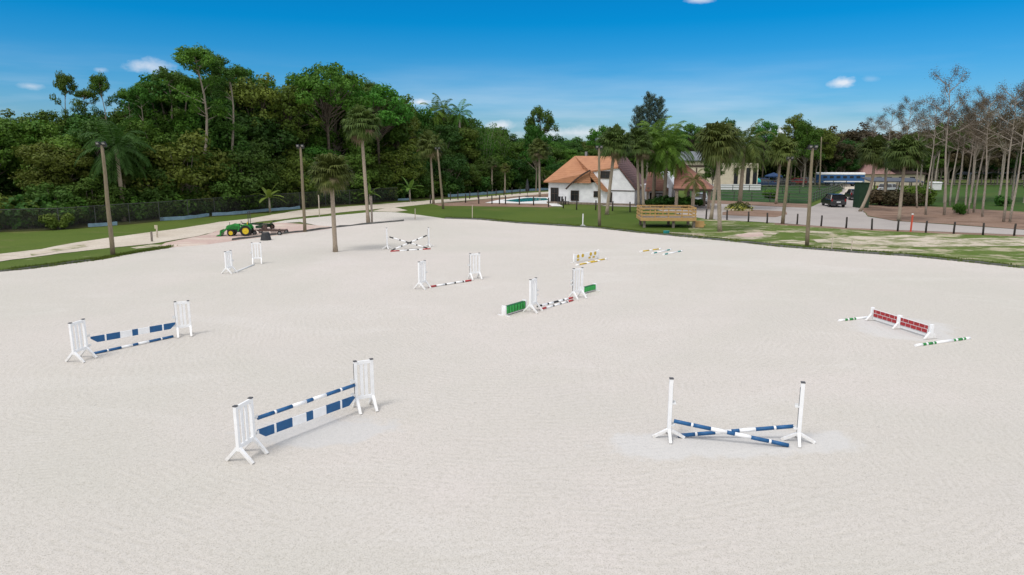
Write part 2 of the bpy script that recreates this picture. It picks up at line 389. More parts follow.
sheet('paddock_grass', [(690, 186.5), (846, 186), (844, 189), (808, 204), (705, 200), (690, 197)], 'paddock_grass', .016, 0)
sheet('far_field', [(915, 183), (1100, 183), (1700, 244), (1024, 213), (930, 207), (915, 200)], 'field_grass', .015, .4)
sheet('mulch_strip', [(775, 223.3), (850, 228.1), (930, 231.5), (1024, 235.2), (1700, 265.5), (1700, 267), (1024, 236.8), (930, 233.2), (850, 229.6), (775, 224.6)], 'mulch', .0165, .06, .5)
for i, pts in enumerate([[(712, 239), (735, 234.5), (762, 231.5), (780, 233), (770, 236.5), (752, 239.8), (730, 237.8), (716, 240.6)],
        [(776, 240.8), (792, 240), (806, 241.5), (796, 243.3), (780, 242.6)],
        [(792, 230.4), (830, 232.2), (836, 234), (806, 233.2)],
        [(812, 239.5), (850, 236.8), (905, 235.3), (950, 239), (1000, 238), (1040, 238.5), (1100, 243), (1100, 248), (1024, 246), (960, 247), (905, 247), (850, 243.5), (820, 243)],
        [(836, 248), (880, 247), (930, 250.5), (920, 252), (870, 251.2)]]):
    sheet('bare_sand_patch', pts, 'bare_sand', .022 + i*.001, .30, .35)
sheet('bare_sand_patch', [(733, 236.5), (748, 232.8), (762, 232.4), (764, 236), (748, 237.6)], 'pink_dirt', .030, .1, .4)
for pts in ([(30, 253.5), (60, 248), (85, 244.5), (88, 247), (60, 251), (32, 256)], [(130, 247.8), (150, 245), (163, 245), (158, 247), (136, 249)]):
    sheet('bare_sand_patch', pts, 'bare_sand', .027, .1, .3)

# dark liner round the arena
def liner(name, pts, h, label):
    pts = [G(x, y) for x, y in pts]; mb_ = MB(); dens = []
    for a, b_ in zip(pts, pts[1:]):
        k = max(1, int((b_-a).length/.6))
        dens += [a.lerp(b_, j/k) for j in range(k)]
    dens.append(pts[-1])
    prev = None
    for i, p in enumerate(dens):
        hh = h*(.7+.5*mnoise.noise(Vector((p.x*.9, p.y*.9, 2)))) + .02
        off = Vector((.05*mnoise.noise(Vector((p.x, p.y, 7))), .12*mnoise.noise(Vector((p.x*.5, p.y*.5, 9))), 0))
        q = p + off
        cur = [q+Vector((0, -.10, 0)), q+Vector((0, -.04, hh)), q+Vector((0, .05, hh)), q+Vector((0, .16, 0))]
        if prev: mb_.add(prev+cur, [[0, 4, 5, 1], [1, 5, 6, 2], [2, 6, 7, 3]])
        prev = cur
    o = mb_.build(name, 'liner'); tag(o, label, 'edging', 'dark liners edging the arena'); return o
liner('arena_edging', edge_right, .17, 'long dark liner edging the sand along the lawn and road verge')
liner('arena_edging', edge_left[:6], .16, 'dark liner edging the sand at the left of the picture, by the leaning light pole')
liner('arena_edging', [(232, 240.6), (262, 236.8), (290, 233.3), (310, 231.2), (330, 228.4), (350, 226.2), (368, 224.3), (404, 221.2)], .20, 'dark liner between the tractor yard, white sand apron and the arena')

# ------------------------------------------------------------------ jumps
def segs(o_mb, p, q, r, bands, square=None):
    p, q = Vector(p), Vector(q)
    for a, b_, mi in bands:
        A, B = p.lerp(q, a), p.lerp(q, b_)
        if square: o_mb.beam(A, B, square[0], square[1], mi)
        else: o_mb.tube([A, B], r, 10, mi)
BLUE = [(0, .15, 1), (.15, .17, 0), (.17, .325, 1), (.325, .465, 0), (.465, .535, 1), (.535, .675, 0), (.675, .83, 1), (.83, .85, 0), (.85, 1, 1)]
RED = [(0, .16, 1), (.16, .36, 0), (.36, .40, 2), (.40, .58, 0), (.58, .62, 2), (.62, .78, 0), (.78, .81, 2), (.81, .84, 0), (.84, 1, 1)]
BLK = [(0, .11, 2), (.11, .26, 0), (.26, .30, 2), (.30, .43, 0), (.43, .57, 2), (.57, .70, 0), (.70, .74, 2), (.74, .89, 0), (.89, 1, 2)]
BLKR = [(0, .11, 2), (.11, .26, 0), (.26, .30, 2), (.30, .43, 0), (.43, .57, 2), (.57, .70, 0), (.70, .74, 2), (.74, .86, 0), (.86, 1, 1)]
def orient(t, p, q):
    d = q-p; t.location = p
    t.rotation_euler = (0, -math.asin(d.z/d.length), math.atan2(d.y, d.x)); return d.length
def pole(p, q, bands, mats, label, group, name='jump_pole', r=.05, cat='jump pole', fit=None):
    p, q = Vector(p), Vector(q)
    L = (q-p).length; mb_ = MB(); segs(mb_, (0, 0, 0), (L, 0, 0), r, bands)
    o = mb_.build(name, mats, smooth=False); orient(o, p, q)
    for f in o.data.polygons:
        f.use_smooth = len(f.vertices) == 4
    tag(o, label, cat, group); return o
def plank(p, q, h, label, group):
    p, q = Vector(p), Vector(q); L = (q-p).length; t = .035
    mb_ = MB()
    for a, b_, mi in BLUE:
        x0, x1 = a*L, b_*L
        if a == 0: poly = [(0, 0, h/2), (0, 0, h*.2), (x1*.45, 0, -h/2), (x1, 0, -h/2), (x1, 0, h/2)]
        elif b_ == 1: poly = [(x0, 0, h/2), (x0, 0, -h/2), (x1-(x1-x0)*.45, 0, -h/2), (x1, 0, h*.2), (x1, 0, h/2)]
        else: poly = [(x0, 0, h/2), (x0, 0, -h/2), (x1, 0, -h/2), (x1, 0, h/2)]
        mb_.prism([(x, -t/2, z) for x, _, z in poly], (0, t, 0), mi)
    o = mb_.build('jump_plank', ['white_rail', 'blue_paint']); orient(o, p, q)
    return tag(o, label, 'jump plank', group)

def wing_standard(outer, inner, height, label, tops, cups=(), w=.53):
    """slatted wing: the inner post carries the cups; tops = heading of the wing in degrees"""
    o_, i_ = G(*outer), G(*inner)
    mid = (o_+i_)/2; W = w
    ang = R(tops)
    t = empty('wing_standard', mid, ang)
    tag(t, label, 'jump standard', 'white slatted wing standards')
    zb = .36
    for s, px in ((-1, -W/2), (1, W/2)):
        m_ = MB(); m_.beam((px, 0, zb-.06), (px, 0, height), .085, .085, 0, (0, 1, 0)); m_.build('post', 'white_paint', t, bevel=.006)
        m_ = MB(); m_.box((px, 0, height+.012), (.095, .095, .024), 0); m_.build('post_cap', 'cap_grey', t)
        for e in (-1, 1):
            m_ = MB(); m_.beam((px, e*.02, zb+.02), (px+e*.001, e*.36, .02), .075, .075, 0, (1, 0, 0)); m_.build('foot', 'white_paint', t, bevel=.005)
    m_ = MB(); m_.beam((-W/2+.04, 0, height-.05), (W/2-.04, 0, height-.05), .045, .10, 0); m_.build('top_rail', 'white_paint', t, bevel=.004)
    m_ = MB(); m_.beam((-W/2+.04, 0, zb+.03), (W/2-.04, 0, zb+.03), .045, .10, 0); m_.build('bottom_rail', 'white_paint', t, bevel=.004)
    gw = (W-.085)/3
    for k in (1, 2):
        x = -W/2+.0425 + gw*k
        m_ = MB(); m_.beam((x, 0, zb+.07), (x, 0, height-.09), .085, .03, 0, (0, 1, 0)); m_.build('slat', 'white_paint', t, bevel=.003)
    m_ = MB(); m_.box((W/2+.047, 0, (height+zb)/2), (.008, .035, height-zb-.1)); m_.build('cup_track', 'cap_grey', t)
    for z in cups:
        m_ = MB(); m_.box((W/2+.06, 0, z-.07), (.05, .10, .04)); m_.box((W/2+.10, 0, z-.085), (.09, .11, .02))
        m_.box((W/2+.10, .06, z-.05), (.09, .015, .08)); m_.box((W/2+.10, -.06, z-.05), (.09, .015, .08))
        m_.build('pole_cup', 'white_dull', t)
    return t
def post_standard(base, height, label, cups=(), side=1, rz=0):
    t = empty('post_standard', G(*base), rz); tag(t, label, 'jump standard', 'white single post standards')
    m_ = MB(); m_.beam((0, 0, .16), (0, 0, height), .095, .095, 0, (0, 1, 0)); m_.build('post', 'white_paint', t, bevel=.006)
    m_ = MB(); m_.box((0, 0, height+.012), (.105, .105, .024)); m_.build('post_cap', 'cap_grey', t)
    for a in (2, 92, 178, 268):
        c, s = math.cos(R(a)), math.sin(R(a))
        m_ = MB(); m_.beam((c*.03, s*.03, .24), (c*.40, s*.40, .03), .07, .075, 0); m_.build('foot', 'white_paint', t, bevel=.005)
    m_ = MB(); m_.box((side*.051, 0, height*.55), (.008, .035, height*.75)); m_.build('cup_track', 'cap_grey', t)
    for z in cups:
        m_ = MB(); m_.box((side*.09, 0, z-.05), (.10, .10, .03)); m_.box((side*.09, .055, z-.02), (.10, .012, .06)); m_.build('pole_cup', 'white_dull', t)
    return t
g1 = 'blue and white jumps at the left'
# J1 bottom left
HJ = 1.40
wing_standard((238.6, 461.3), (255.8, 454.3), 1.40, 'near wing standard of the large blue plank jump, closest to the camera', 75, (.55, .95), w=.57)
wing_standard((372.5, 408), (358, 411.5), 1.46, 'far wing standard of the nearest blue plank jump, with cups facing left', 208, (.55, .95), w=.47)
def atz(px, py, base):   # point above the ground spot "base" seen at py
    b = G(*base); return Vector((onplane(px, py, b, Vector((0, 1, 0))).x, b.y, VT(b, py)))
pole(atz(257.6, 418, (258.5, 450.4)), atz(354.3, 385.2, (355.5, 412)), BLUE, ['white_rail', 'blue_paint'], 'blue and white round pole above the wide plank of the nearest left jump', 'blue and white rails')
plank(atz(257.6, 434.5, (258.5, 450.4)), atz(354.6, 399.5, (355.5, 412)), .235, 'wide blue and white plank under the round pole of the nearest left jump', 'blue and white rails')
# J2 far left
wing_standard((74.3, 362.3), (88.6, 358.3), 1.41, 'near wing standard of the far-left jump, leftmost in the arena', 80, (.5, .85), w=.58)
wing_standard((190.5, 335), (179, 336.5), 1.40, 'far wing standard of the far-left jump, with blue rails meeting its left post', 206, (.5, .85), w=.47)
plank(atz(90.8, 340, (91.5, 355.2)), atz(175.2, 325.2, (177.5, 337)), .235, 'wide blue and white plank, top rail of the far-left jump', 'blue and white rails')
pole(atz(94, 353.3, (95, 354.8)), atz(173, 336.3, (174.5, 337.8)), BLUE, ['white_rail', 'blue_paint'], 'blue and white pole low to the sand under the plank of the far-left jump', 'blue and white rails')
# J3 cross jump bottom right
post_standard((668.7, 438.5), 1.60, 'left white post standard of the blue cross jump at bottom right', (.42, 1.0), 1, R(-4))
post_standard((798, 442.5), 1.58, 'right white post standard of the blue cross jump at bottom right', (.42, 1.0), -1, R(-15))
b1, b2 = (672, 440.5), (793, 445.5)
pole(atz(674, 421, b1), G(788.5, 445.3, .06), BLUE, ['white_rail', 'blue_paint'], 'front blue and white pole of the bottom-right cross, high end at the left post', 'crossed blue poles')
b1, b2 = (676, 437), (795, 440.5)
pole(G(677.8, 435.6, .06), atz(793.5, 426.2, b2), BLUE, ['white_rail', 'blue_paint'], 'rear blue and white pole of the bottom-right cross, high end at the right post', 'crossed blue poles')
# J4
wing_standard((418.8, 290), (426, 287.5), 1.49, 'left wing standard of the centre jump with one low red pole', 64, (.9,), w=.56)
wing_standard((479, 278.5), (471, 280), 1.5, 'right wing standard of the centre jump with one low red pole', 205, (.9,), w=.56)
pole(atz(429, 286.8, (429, 288)), atz(471.2, 280.2, (471.2, 281.4)), RED, ['white_rail', 'red_paint', 'black_paint'], 'single red, white and black pole lying low between two centre wing standards', 'red and white poles')
# J5
wing_standard((530, 313), (536, 310.5), 1.53, 'left wing standard standing beside the green striped filler box', 61, (.8, 1.0), w=.55)
wing_standard((580, 297.5), (575, 299.5), 1.53, 'right wing standard standing beside the plain green filler box', 214, (.8, 1.0), w=.55)
pole(atz(537.4, 306.4, (538, 310.5)), atz(572.6, 297.6, (573.3, 300.2)), BLKR, ['white_rail', 'red_paint', 'black_paint'], 'upper white and black pole low between the green filler boxes', 'red and white poles')
pole(G(540.5, 309.2, .05), G(572.8, 300.2, .05), RED, ['white_rail', 'red_paint', 'black_paint'], 'red and white ground pole under the black banded pole by the green boxes', 'red and white poles')
def filler(a, b_, h, stripes, label):
    A, B = G(*a), G(*b_); d = B-A; L = d.length; t = empty('filler_box', (A+B)/2, math.atan2(d.y, d.x)); tag(t, label, 'jump filler', 'green filler boxes')
    m_ = MB(); m_.box((0, 0, .10+(h-.10)/2), (L-.16, .16, h-.10)); m_.build('panel', 'green_dark', t)
    for e in (-1, 1):
        m_ = MB(); m_.box((e*(L/2-.04), 0, h/2+.02), (.08, .22, h+.04)); m_.build('end_board', 'white_paint', t)
        m_ = MB(); m_.beam((e*(L/2-.04), -.34, .03), (e*(L/2-.04), .34, .03), .09, .06); m_.build('foot', 'white_paint', t)
    m_ = MB(); n = 7
    for k in range(n):
        x = -(L-.16)/2 + (k+.5)*(L-.16)/n
        m_.box((x, -.087, .10+(h-.10)/2), ((L-.16)/n*(.66 if stripes else .92), .014, h-.14), 0)
    m_.build('stripes', 'green_stripe', t)
    m_ = MB(); m_.box((0, 0, .07), (L-.14, .10, .05)); m_.build('base_rail', 'white_dull', t)
filler((503.5, 316.5), (525, 309.8), .44, True, 'green filler box with vertical stripes and white ends, left of its jump')
filler((581.5, 294.5), (595, 290.8), .36, False, 'plain green filler box with white ends, right of its jump')
# J6 cross with ground pole at back
post_standard((387.3, 249.2), 1.6, 'left post of the distant cross jump nearest the back liner', (.9,), 1, R(24))
post_standard((428.9, 247.0), 1.5, 'right post of the distant cross jump nearest the back liner', (.9,), -1, R(24))
pole(atz(389.4, 236.9, (388, 249)), G(427.5, 248.2, .07), BLK, ['white_rail', 'red_paint', 'black_paint'], 'black and white pole of the distant cross, high end at the left post', 'crossed black poles')
pole(G(391.5, 250.4, .07), atz(426.6, 235.5, (427.4, 247.4)), BLK, ['white_rail', 'red_paint', 'black_paint'], 'black and white pole of the distant cross, high end at the right post', 'crossed black poles')
pole(G(390.5, 251.3, .05), G(430.5, 248.8, .05), [(0, .22, 1), (.22, .40, 0), (.40, .45, 2), (.45, .66, 0), (.66, .7, 2), (.7, .8, 0), (.8, 1, 1)], ['white_rail', 'red_paint', 'black_paint'], 'red and white ground pole lying in front of the distant cross jump', 'red and white poles')
# J7
wing_standard((226.5, 274.5), (232.5, 272.5), 1.36, 'near wing standard of the jump closest to the tractor', 76, (.8,))
wing_standard((259.5, 263.0), (255.3, 264.8), 1.40, 'far wing standard of the jump closest to the tractor', 198, (.8,))
pole(G(234, 272.5, .05), G(254, 264.6, .05), [(0, 1, 0)], ['white_dull'], 'plain white pole on the sand between the two standards near the tractor', 'plain white poles')
# J8 brick wall
A, B = G(871.6, 320.5), G(930.3, 339.2); d = B-A; L = d.length
for nme, fa, fb, lab in (('brick_panel', .02, .47, 'far red brick-pattern wall panel of the right-hand jump'), ('brick_panel', .50, .97, 'near red brick-pattern wall panel of the right-hand jump')):
    a, b_ = A+d*fa, A+d*fb; LL = (b_-a).length
    t = empty('wall_panel', (a+b_)/2, math.atan2(d.y, d.x)); tag(t, lab, 'jump filler', 'red wall panels')
    m_ = MB(); m_.box((0, 0, .36), (LL-.06, .06, .33)); m_.build('board', 'white_dull', t)
    m_ = MB(); nb = 5
    for row in range(2):
        z = .28 + row*.165
        off = .5 if row == 1 else 0
        for k in range(nb+1):
            x0 = -(LL-.1)/2 + (k-off)*(LL-.1)/nb; x1 = x0 + (LL-.1)/nb - .025
            x0 = max(x0, -(LL-.1)/2); x1 = min(x1, (LL-.1)/2)
            if x1-x0 > .03:
                m_.box(((x0+x1)/2, -.034, z), (x1-x0, .012, .135)); m_.box(((x0+x1)/2, .034, z), (x1-x0, .012, .135))
    m_.build('bricks', 'brick_red', t)
    m_ = MB(); m_.box((0, 0, .13), (LL-.06, .05, .10)); m_.build('lower_board', 'white_dull', t)
for k, f in enumerate((0, .485, 1)):
    t = empty('panel_stand', A+d*f, math.atan2(d.y, d.x)); tag(t, ['far end', 'middle', 'near end'][k] + ' white stand holding the red brick-pattern panels', 'jump stand', 'white stands of the brick wall jump')
    m_ = MB(); m_.box((0, 0, .31), (.10 if k != 1 else .16, .12, .56)); m_.build('post', 'white_paint', t, bevel=.005)
    for e in (-1, 1):
        m_ = MB(); m_.prism([(-.05, e*.06, .03), (-.05, e*.30, .03), (-.05, e*.06, .30)], (.10, 0, 0)); m_.build('foot', 'white_paint', t)
GRN = [(0, .12, 0), (.12, .18, 1), (.18, .215, 0), (.215, .30, 1), (.30, .32, 0), (.32, .36, 1), (.36, .68, 0), (.68, .72, 1), (.72, .76, 0), (.76, .85, 1), (.85, .87, 0), (.87, .91, 1), (.91, 1, 0)]
pole(G(915.5, 345.5, .05), G(969.8, 338, .05), GRN, ['white_rail', 'green_paint'], 'green and white ground pole at the near end of the red wall', 'green and white ground poles', r=.055)
pole(G(838.8, 320.6, .05), G(884, 315.4, .05), GRN, ['white_rail', 'green_paint'], 'green and white ground pole at the far end of the red wall', 'green and white ground poles', r=.055)
# J9 yellow
A, B = G(574.2, 263.2), G(597.8, 258.6); d = B-A; L = d.length
t = empty('gate_panel', (A+B)/2, math.atan2(d.y, d.x)); tag(t, 'low white jump panel with yellow blocks, behind the green filler jump', 'jump filler')
m_ = MB(); m_.box((0, 0, .33), (L, .06, .46)); m_.build('board', 'white_paint', t)
m_ = MB()
for x in (-.36, -.17, .17, .36): m_.tube([(x*L, -.032, .42), (x*L, -.046, .42)], .13, 14)
m_.build('yellow_discs', 'yellow_paint', t)
m_ = MB()
for x in (-.36, .12, .3): m_.box((x*L, -.036, .19), (.24, .012, .12))
m_.build('lower_blocks', 'yellow_paint', t)
for e in (-1, 1):
    m_ = MB(); m_.box((e*(L/2+.04), 0, .31), (.07, .09, .62)); m_.build('end_post', 'white_paint', t)
    m_ = MB(); m_.beam((e*(L/2+.04), -.3, .03), (e*(L/2+.04), .3, .03), .07, .06); m_.build('foot', 'white_paint', t)
YEL = [(0, .12, 0), (.12, .42, 1), (.42, .58, 0), (.58, .88, 1), (.88, 1, 0)]
pole(G(576, 265.2, .05), G(600, 260.6, .05), YEL, ['white_rail', 'yellow_paint'], 'yellow and white pole lying in front of the white panel with yellow discs', 'yellow and white poles')
pole(G(585, 262.8, .05), G(607, 258.6, .05), YEL, ['white_rail', 'yellow_paint'], 'yellow and white pole lying right of the white panel with yellow discs', 'yellow and white poles')
TEL = [(0, .08, 0), (.08, .24, 1), (.24, .76, 0), (.76, .92, 1), (.92, 1, 0)]
pole(G(640, 251.6, .05), G(661, 248.6, .05), YEL, ['white_rail', 'yellow_paint'], 'yellow banded pole, leftmost of three lying flat near the lawn edge', 'poles lying flat near the lawn')
pole(G(652, 253.4, .05), G(671, 249.4, .05), TEL, ['white_rail', 'teal_paint'], 'teal banded pole, middle of three lying flat near the lawn edge', 'poles lying flat near the lawn')
pole(G(663, 254.6, .05), G(682, 250.8, .05), TEL, ['white_rail', 'teal_paint'], 'teal banded pole, rightmost of three lying flat near the lawn edge', 'poles lying flat near the lawn')

# ------------------------------------------------------------------ light poles
def light_pole(base, top, label, lamp=True, r=.14, mat='pole_wood'):
    b_ = G(*base); h = VT(b_, top[1]); tx = onplane(top[0], top[1], b_, Vector((0, 1, 0))).x
    t = empty('light_pole' if lamp else 'utility_pole', b_); tag(t, label, 'light pole' if lamp else 'utility pole', 'wooden poles around the arena')
    m_ = MB(); n = 8
    pts = [(( tx-b_.x)*k/n, .03*math.sin(k*1.3), h*k/n) for k in range(n+1)]
    m_.tube(pts, [r*(1.15-.45*k/n) for k in range(n+1)], 10); m_.build('pole', mat, t, smooth=True)
    if lamp:
        x = tx-b_.x
        m_ = MB(); m_.box((x, 0, h-.10), (.62, .10, .08)); m_.build('crossarm', 'lamp_metal', t)
        for s in (-1, 1):
            m_ = MB(); m_.prism([(x+s*.20-.16, -.12, h-.04), (x+s*.20+.16, -.12, h-.04), (x+s*.20+.13, -.26, h+.20), (x+s*.20-.13, -.26, h+.20)], (0, .14, .02))
            f = m_.build('floodlight', 'lamp_metal', t)
            m_ = MB(); m_.prism([(x+s*.20-.10, -.145, h+.02), (x+s*.20+.10, -.145, h+.02), (x+s*.20+.08, -.275, h+.16), (x+s*.20-.08, -.275, h+.16)], (0, .01, 0))
            m_.build('lens', 'lamp_glass', f)
    return t
light_pole((113, 256), (102, 145), 'leftmost wooden light pole, leaning, at the green left edge of the arena')
light_pole((305, 232), (300.5, 147), 'wooden light pole between the tractor and the arena palm')
light_pole((443.3, 209), (437.5, 149), 'wooden light pole beside the palm behind the distant cross jump')
light_pole((599.5, 227), (599, 148), 'wooden light pole on the lawn in front of the white house')
light_pole((807, 246.5), (812.5, 148), 'nearest right wooden light pole at the arena edge, with lamps on top')
light_pole((782.6, 224), (789.6, 159), 'leaning grey wooden pole by the road with a small pale lamp', r=.17)
light_pole((819.4, 190), (821.5, 137), 'thin far utility pole behind the blue trailer', False, .14)

# ------------------------------------------------------------------ posts
post_src = None
def dark_post(px, py, label, group, h=1.06, r=.085):
    global post_src
    if post_src is None:
        m_ = MB(); m_.tube([(0, 0, 0), (.01, 0, .5), (0, .01, 1.0), (0, 0, 1.03)], [.085, .083, .08, .05], 8); o = m_.build('bollard_post', 'post_dark', smooth=True); post_src = o
    else:
        o = post_src.copy(); col.objects.link(o)
    o.location = G(px, py); o.scale = (r/.085, r/.085, h)
    o.rotation_euler = (random.uniform(-.03, .03), random.uniform(-.03, .03), random.random()*6)
    return tag(o, label, 'post', group)
rp = [(706, 219.2), (726.9, 220), (748.3, 222), (767, 223.4), (797, 224.6), (821, 226.4), (846, 228.4), (871.7, 230), (897.6, 231.4), (925.7, 232.8), (953.6, 233.9), (982.8, 235.2), (1014, 236)]
for i, (x, y) in enumerate(rp): dark_post(x, y, f'dark wooden roadside post, {NTH[i]} from the left in the row of thirteen', 'dark posts along the road')
fp = [(430.5, 203.6), (465.6, 202.8), (478.8, 203.8), (492, 204), (499.4, 204.1), (505.5, 204.2), (519.4, 204.7), (533.6, 205.4), (548.5, 206.9), (563.3, 208.2), (576.6, 209.8), (595.7, 210.2), (612.5, 211), (630, 212)]
for i, (x, y) in enumerate(fp): dark_post(x, y, f'dark fence post, {NTH[i]} from the left in the row before pool and house', 'dark posts between lawn and house', 1.2, .09)
bp = [(450.4, 200.3), (458, 199.8), (469.7, 199.2), (478, 198.4), (487.3, 197.3), (496, 196.2), (504, 195.6), (512, 195), (520, 194.4)]
for i, (x, y) in enumerate(bp): dark_post(x, y, f'dark post, {NTH[i]} from the left in the far row behind the pool', 'dark posts behind the pool', 1.2, .08)
def stake(px, py, ty, mat, label, r=.04, brace=False, cat='stake'):
    b_ = G(px, py); h = VT(b_, ty); t = empty('stake', b_); tag(t, label, cat)
    m_ = MB(); m_.beam((0, 0, 0), (.02, 0, h), r*2, r*2, 0, (0, 1, 0)); m_.build('post', mat, t)
    if brace:
        m_ = MB(); m_.beam((0, 0, .25), (.38, 0, .03), .08, .08); m_.beam((0, 0, .25), (-.2, .3, .03), .08, .08); m_.build('brace', mat, t)
    return t
stake(415.2, 219.6, 208.5, 'stake_wood', 'pale stake at the corner of the white sand apron')
stake(472.3, 219.3, 205, 'stake_wood', 'pale stake at the arena edge below the brown mulch')
stake(582.6, 227, 213.8, 'white_dull', 'white stake with splayed feet on the lawn in front of the house', .05, True)
stake(831.5, 250.6, 237, 'stake_wood', 'weathered stake in the verge right of the lamp pole', .03)
stake(372, 222.7, 196, 'grey_wood', 'tall bare wooden post beside the tall palm behind the apron', .09)
o = stake(910.6, 231.8, 214, 'orange_paint', 'orange marker post standing among the dark roadside posts', .055, False, 'marker post')
m_ = MB(); m_.box((0, 0, 1.62), (.13, .13, .12)); m_.build('band', 'white_dull', o)
stake(319.5, 216.4, 195, 'stake_wood', 'thin pale pole standing in the green strip behind the arena palm', .05)
t = stake(152, 241.6, 231.5, 'grey_wood', 'brown wooden post left of the small yellow sign', .06)
t = stake(157.4, 237.6, 226.5, 'stake_wood', 'wooden post with a small pale yellow sign board', .05, False, 'sign')
m_ = MB(); m_.box((0, -.06, .93), (.26, .03, .30)); m_.build('sign_board', 'planter_stone', t)
stake(851, 252.6, 240, 'stake_wood', 'short thin stake at the sand edge, right of the lamp pole', .03)

# ------------------------------------------------------------------ fences left
def chain_fence(pts, h, label):
    pts = [G(x, y) for x, y in pts]; t = empty('chainlink_fence', pts[0]); o0 = pts[0]; tag(t, label, 'fence')
    pan = MB(); rail = MB(); n = 0
    for a, b_ in zip(pts, pts[1:]):
        A, B = a-o0, b_-o0; L = (B-A).length; k = max(1, int(L/3.2))
        pan.add([A, B, B+Vector((0, 0, h)), A+Vector((0, 0, h))], [[0, 1, 2, 3]])
        rail.tube([A+Vector((0, 0, h)), B+Vector((0, 0, h))], .03, 6)
        for j in range(k):
            p = A.lerp(B, j/k); m_ = MB(); m_.tube([p, p+Vector((0, 0, h+.05))], .04, 6); m_.build('fence_post', 'fence_metal', t)
    pan.build('mesh_panel', 'chain_mesh', t); rail.build('top_rail', 'fence_metal', t)
chain_fence([(-60, 239), (0, 231.5), (60, 229.5), (130, 223.2), (160, 221), (215, 215.5), (260, 211.5), (300, 208.3), (350, 204.6), (398, 201)], 2.0, 'long dark chain-link fence in front of the left forest')
def silt(pts, h, label):
    pts = [G(x, y) for x, y in pts]; m_ = MB(); prev = None
    for a, b_ in zip(pts, pts[1:]):
        k = max(1, int((b_-a).length/.8))
        for j in range(k+1):
            p = a.lerp(b_, j/k); hh = h*(.85+.3*mnoise.noise(p*.8)); off = Vector((0, .12*mnoise.noise(p*.5), 0))
            cur = [p+off, p+off+Vector((0, 0, hh)), p+off+Vector((0, .05, hh)), p+off+Vector((0, .05, 0))]
            if prev: m_.add(prev+cur, [[0, 4, 5, 1], [1, 5, 6, 2], [2, 6, 7, 3]])
            prev = cur
    o = m_.build('fabric_barrier', 'silt_fabric'); tag(o, label, 'barrier', 'low blue grey fabric barriers'); return o
silt([(88, 227.2), (117, 225.2)], .42, 'short pale blue fabric barrier behind the leftmost light pole')
silt([(160, 220.8), (185, 219.5), (209, 216.2)], .42, 'blue grey fabric barrier between the small sign and the tractor')
silt([(212, 216), (235, 214.6), (256, 212.4), (300, 208.8)], .42, 'blue grey fabric barrier directly behind the tractor')
silt([(398, 200.6), (411, 200.2)], .4, 'short blue grey fabric barrier left of the twin trunks')
silt([(448, 197), (480, 195), (520, 191.5), (550, 190)], .5, 'long blue grey fabric barrier behind the pool mulch')

# ------------------------------------------------------------------ tractor
def wheel(name, parent, c, r, w, hub='tractor_yellow'):
    we = MB(); n = 24
    prof = [(r*.62, -w*.42), (r*.93, -w*.5), (r, -w*.36), (r, w*.36), (r*.93, w*.5), (r*.62, w*.42)]
    for i, (rr, yy) in enumerate(prof):
        we.v += [(rr*math.cos(2*math.pi*k/n), yy, rr*math.sin(2*math.pi*k/n)) for k in range(n)]
    for i in range(len(prof)):
        j = (i+1) % len(prof)
        for k in range(n): we.f.append([i*n+k, i*n+(k+1) % n, j*n+(k+1) % n, j*n+k]); we.m.append(0)
    for k in range(n):
        a = 2*math.pi*k/n; ca, sa = math.cos(a), math.sin(a)
        we.box((r*1.01*ca, 0, r*1.01*sa), (.03, w*.8, .03))
    ty = we.build(name, 'rubber', parent); ty.location = c
    h_ = MB(); h_.tube([(0, -w*.30, 0), (0, -w*.12, 0), (0, w*.12, 0), (0, w*.30, 0)], [r*.62, r*.45, r*.45, r*.62], 18)
    h_.tube([(0, -w*.36, 0), (0, w*.36, 0)], r*.18, 10)
    h_.build('rim', hub, ty)
    return ty
ct = G(242.5, 235.6)
tr = empty('tractor', ct, R(188)); tr.scale = (.74, .74, .76); tag(tr, 'green compact tractor with yellow wheels and front loader parked on pink dirt', 'tractor')
# local: +x forward, width y
m_ = MB()
m_.prism([(.25, -.33, .75), (1.62, -.33, .72), (1.72, -.33, .95), (1.60, -.33, 1.22), (.35, -.33, 1.38), (.25, -.33, 1.38)], (0, .66, 0)); m_.build('hood', 'tractor_green', tr, bevel=.05)
m_ = MB(); m_.box((1.70, 0, .92), (.06, .5, .34)); m_.build('grille', 'dark_metal', tr)
m_ = MB(); m_.box((.5, 0, .58), (2.3, .42, .30)); m_.box((-.55, 0, .72), (.9, .55, .4)); m_.build('chassis', 'dark_metal', tr)
for s in (-1, 1):
    m_ = MB(); pts = [(-.55+.66*math.cos(a), .0, .66+.70*math.sin(a)) for a in [R(x) for x in range(20, 171, 15)]]
    m_.prism([(x, s*.42, z) for x, _, z in pts] + [(-.9, s*.42, .95), (-.2, s*.42, .95)], (0, s*.36, 0)); m_.build('fender', 'tractor_green', tr)
    wheel('rear_wheel', tr, (-.55, s*.66, .62), .62, .36)
    wheel('front_wheel', tr, (1.15, s*.60, .40), .40, .24)
    m_ = MB(); m_.beam((.1, s*.52, 1.15), (.9, s*.50, 1.32), .10, .16); m_.beam((.9, s*.50, 1.32), (1.55, s*.50, .95), .10, .15); m_.beam((1.55, s*.50, .95), (2.25, s*.48, .42), .10, .13)
    m_.beam((.35, s*.50, .55), (.1, s*.52, 1.2), .10, .14); m_.build('loader_arm', 'tractor_green', tr)
m_ = MB(); m_.prism([(2.25, -.78, .10), (2.8, -.78, .06), (2.7, -.78, .14), (2.37, -.78, .22), (2.30, -.78, .72), (2.2, -.78, .75)], (0, 1.56, 0)); m_.build('bucket', 'tractor_green', tr)
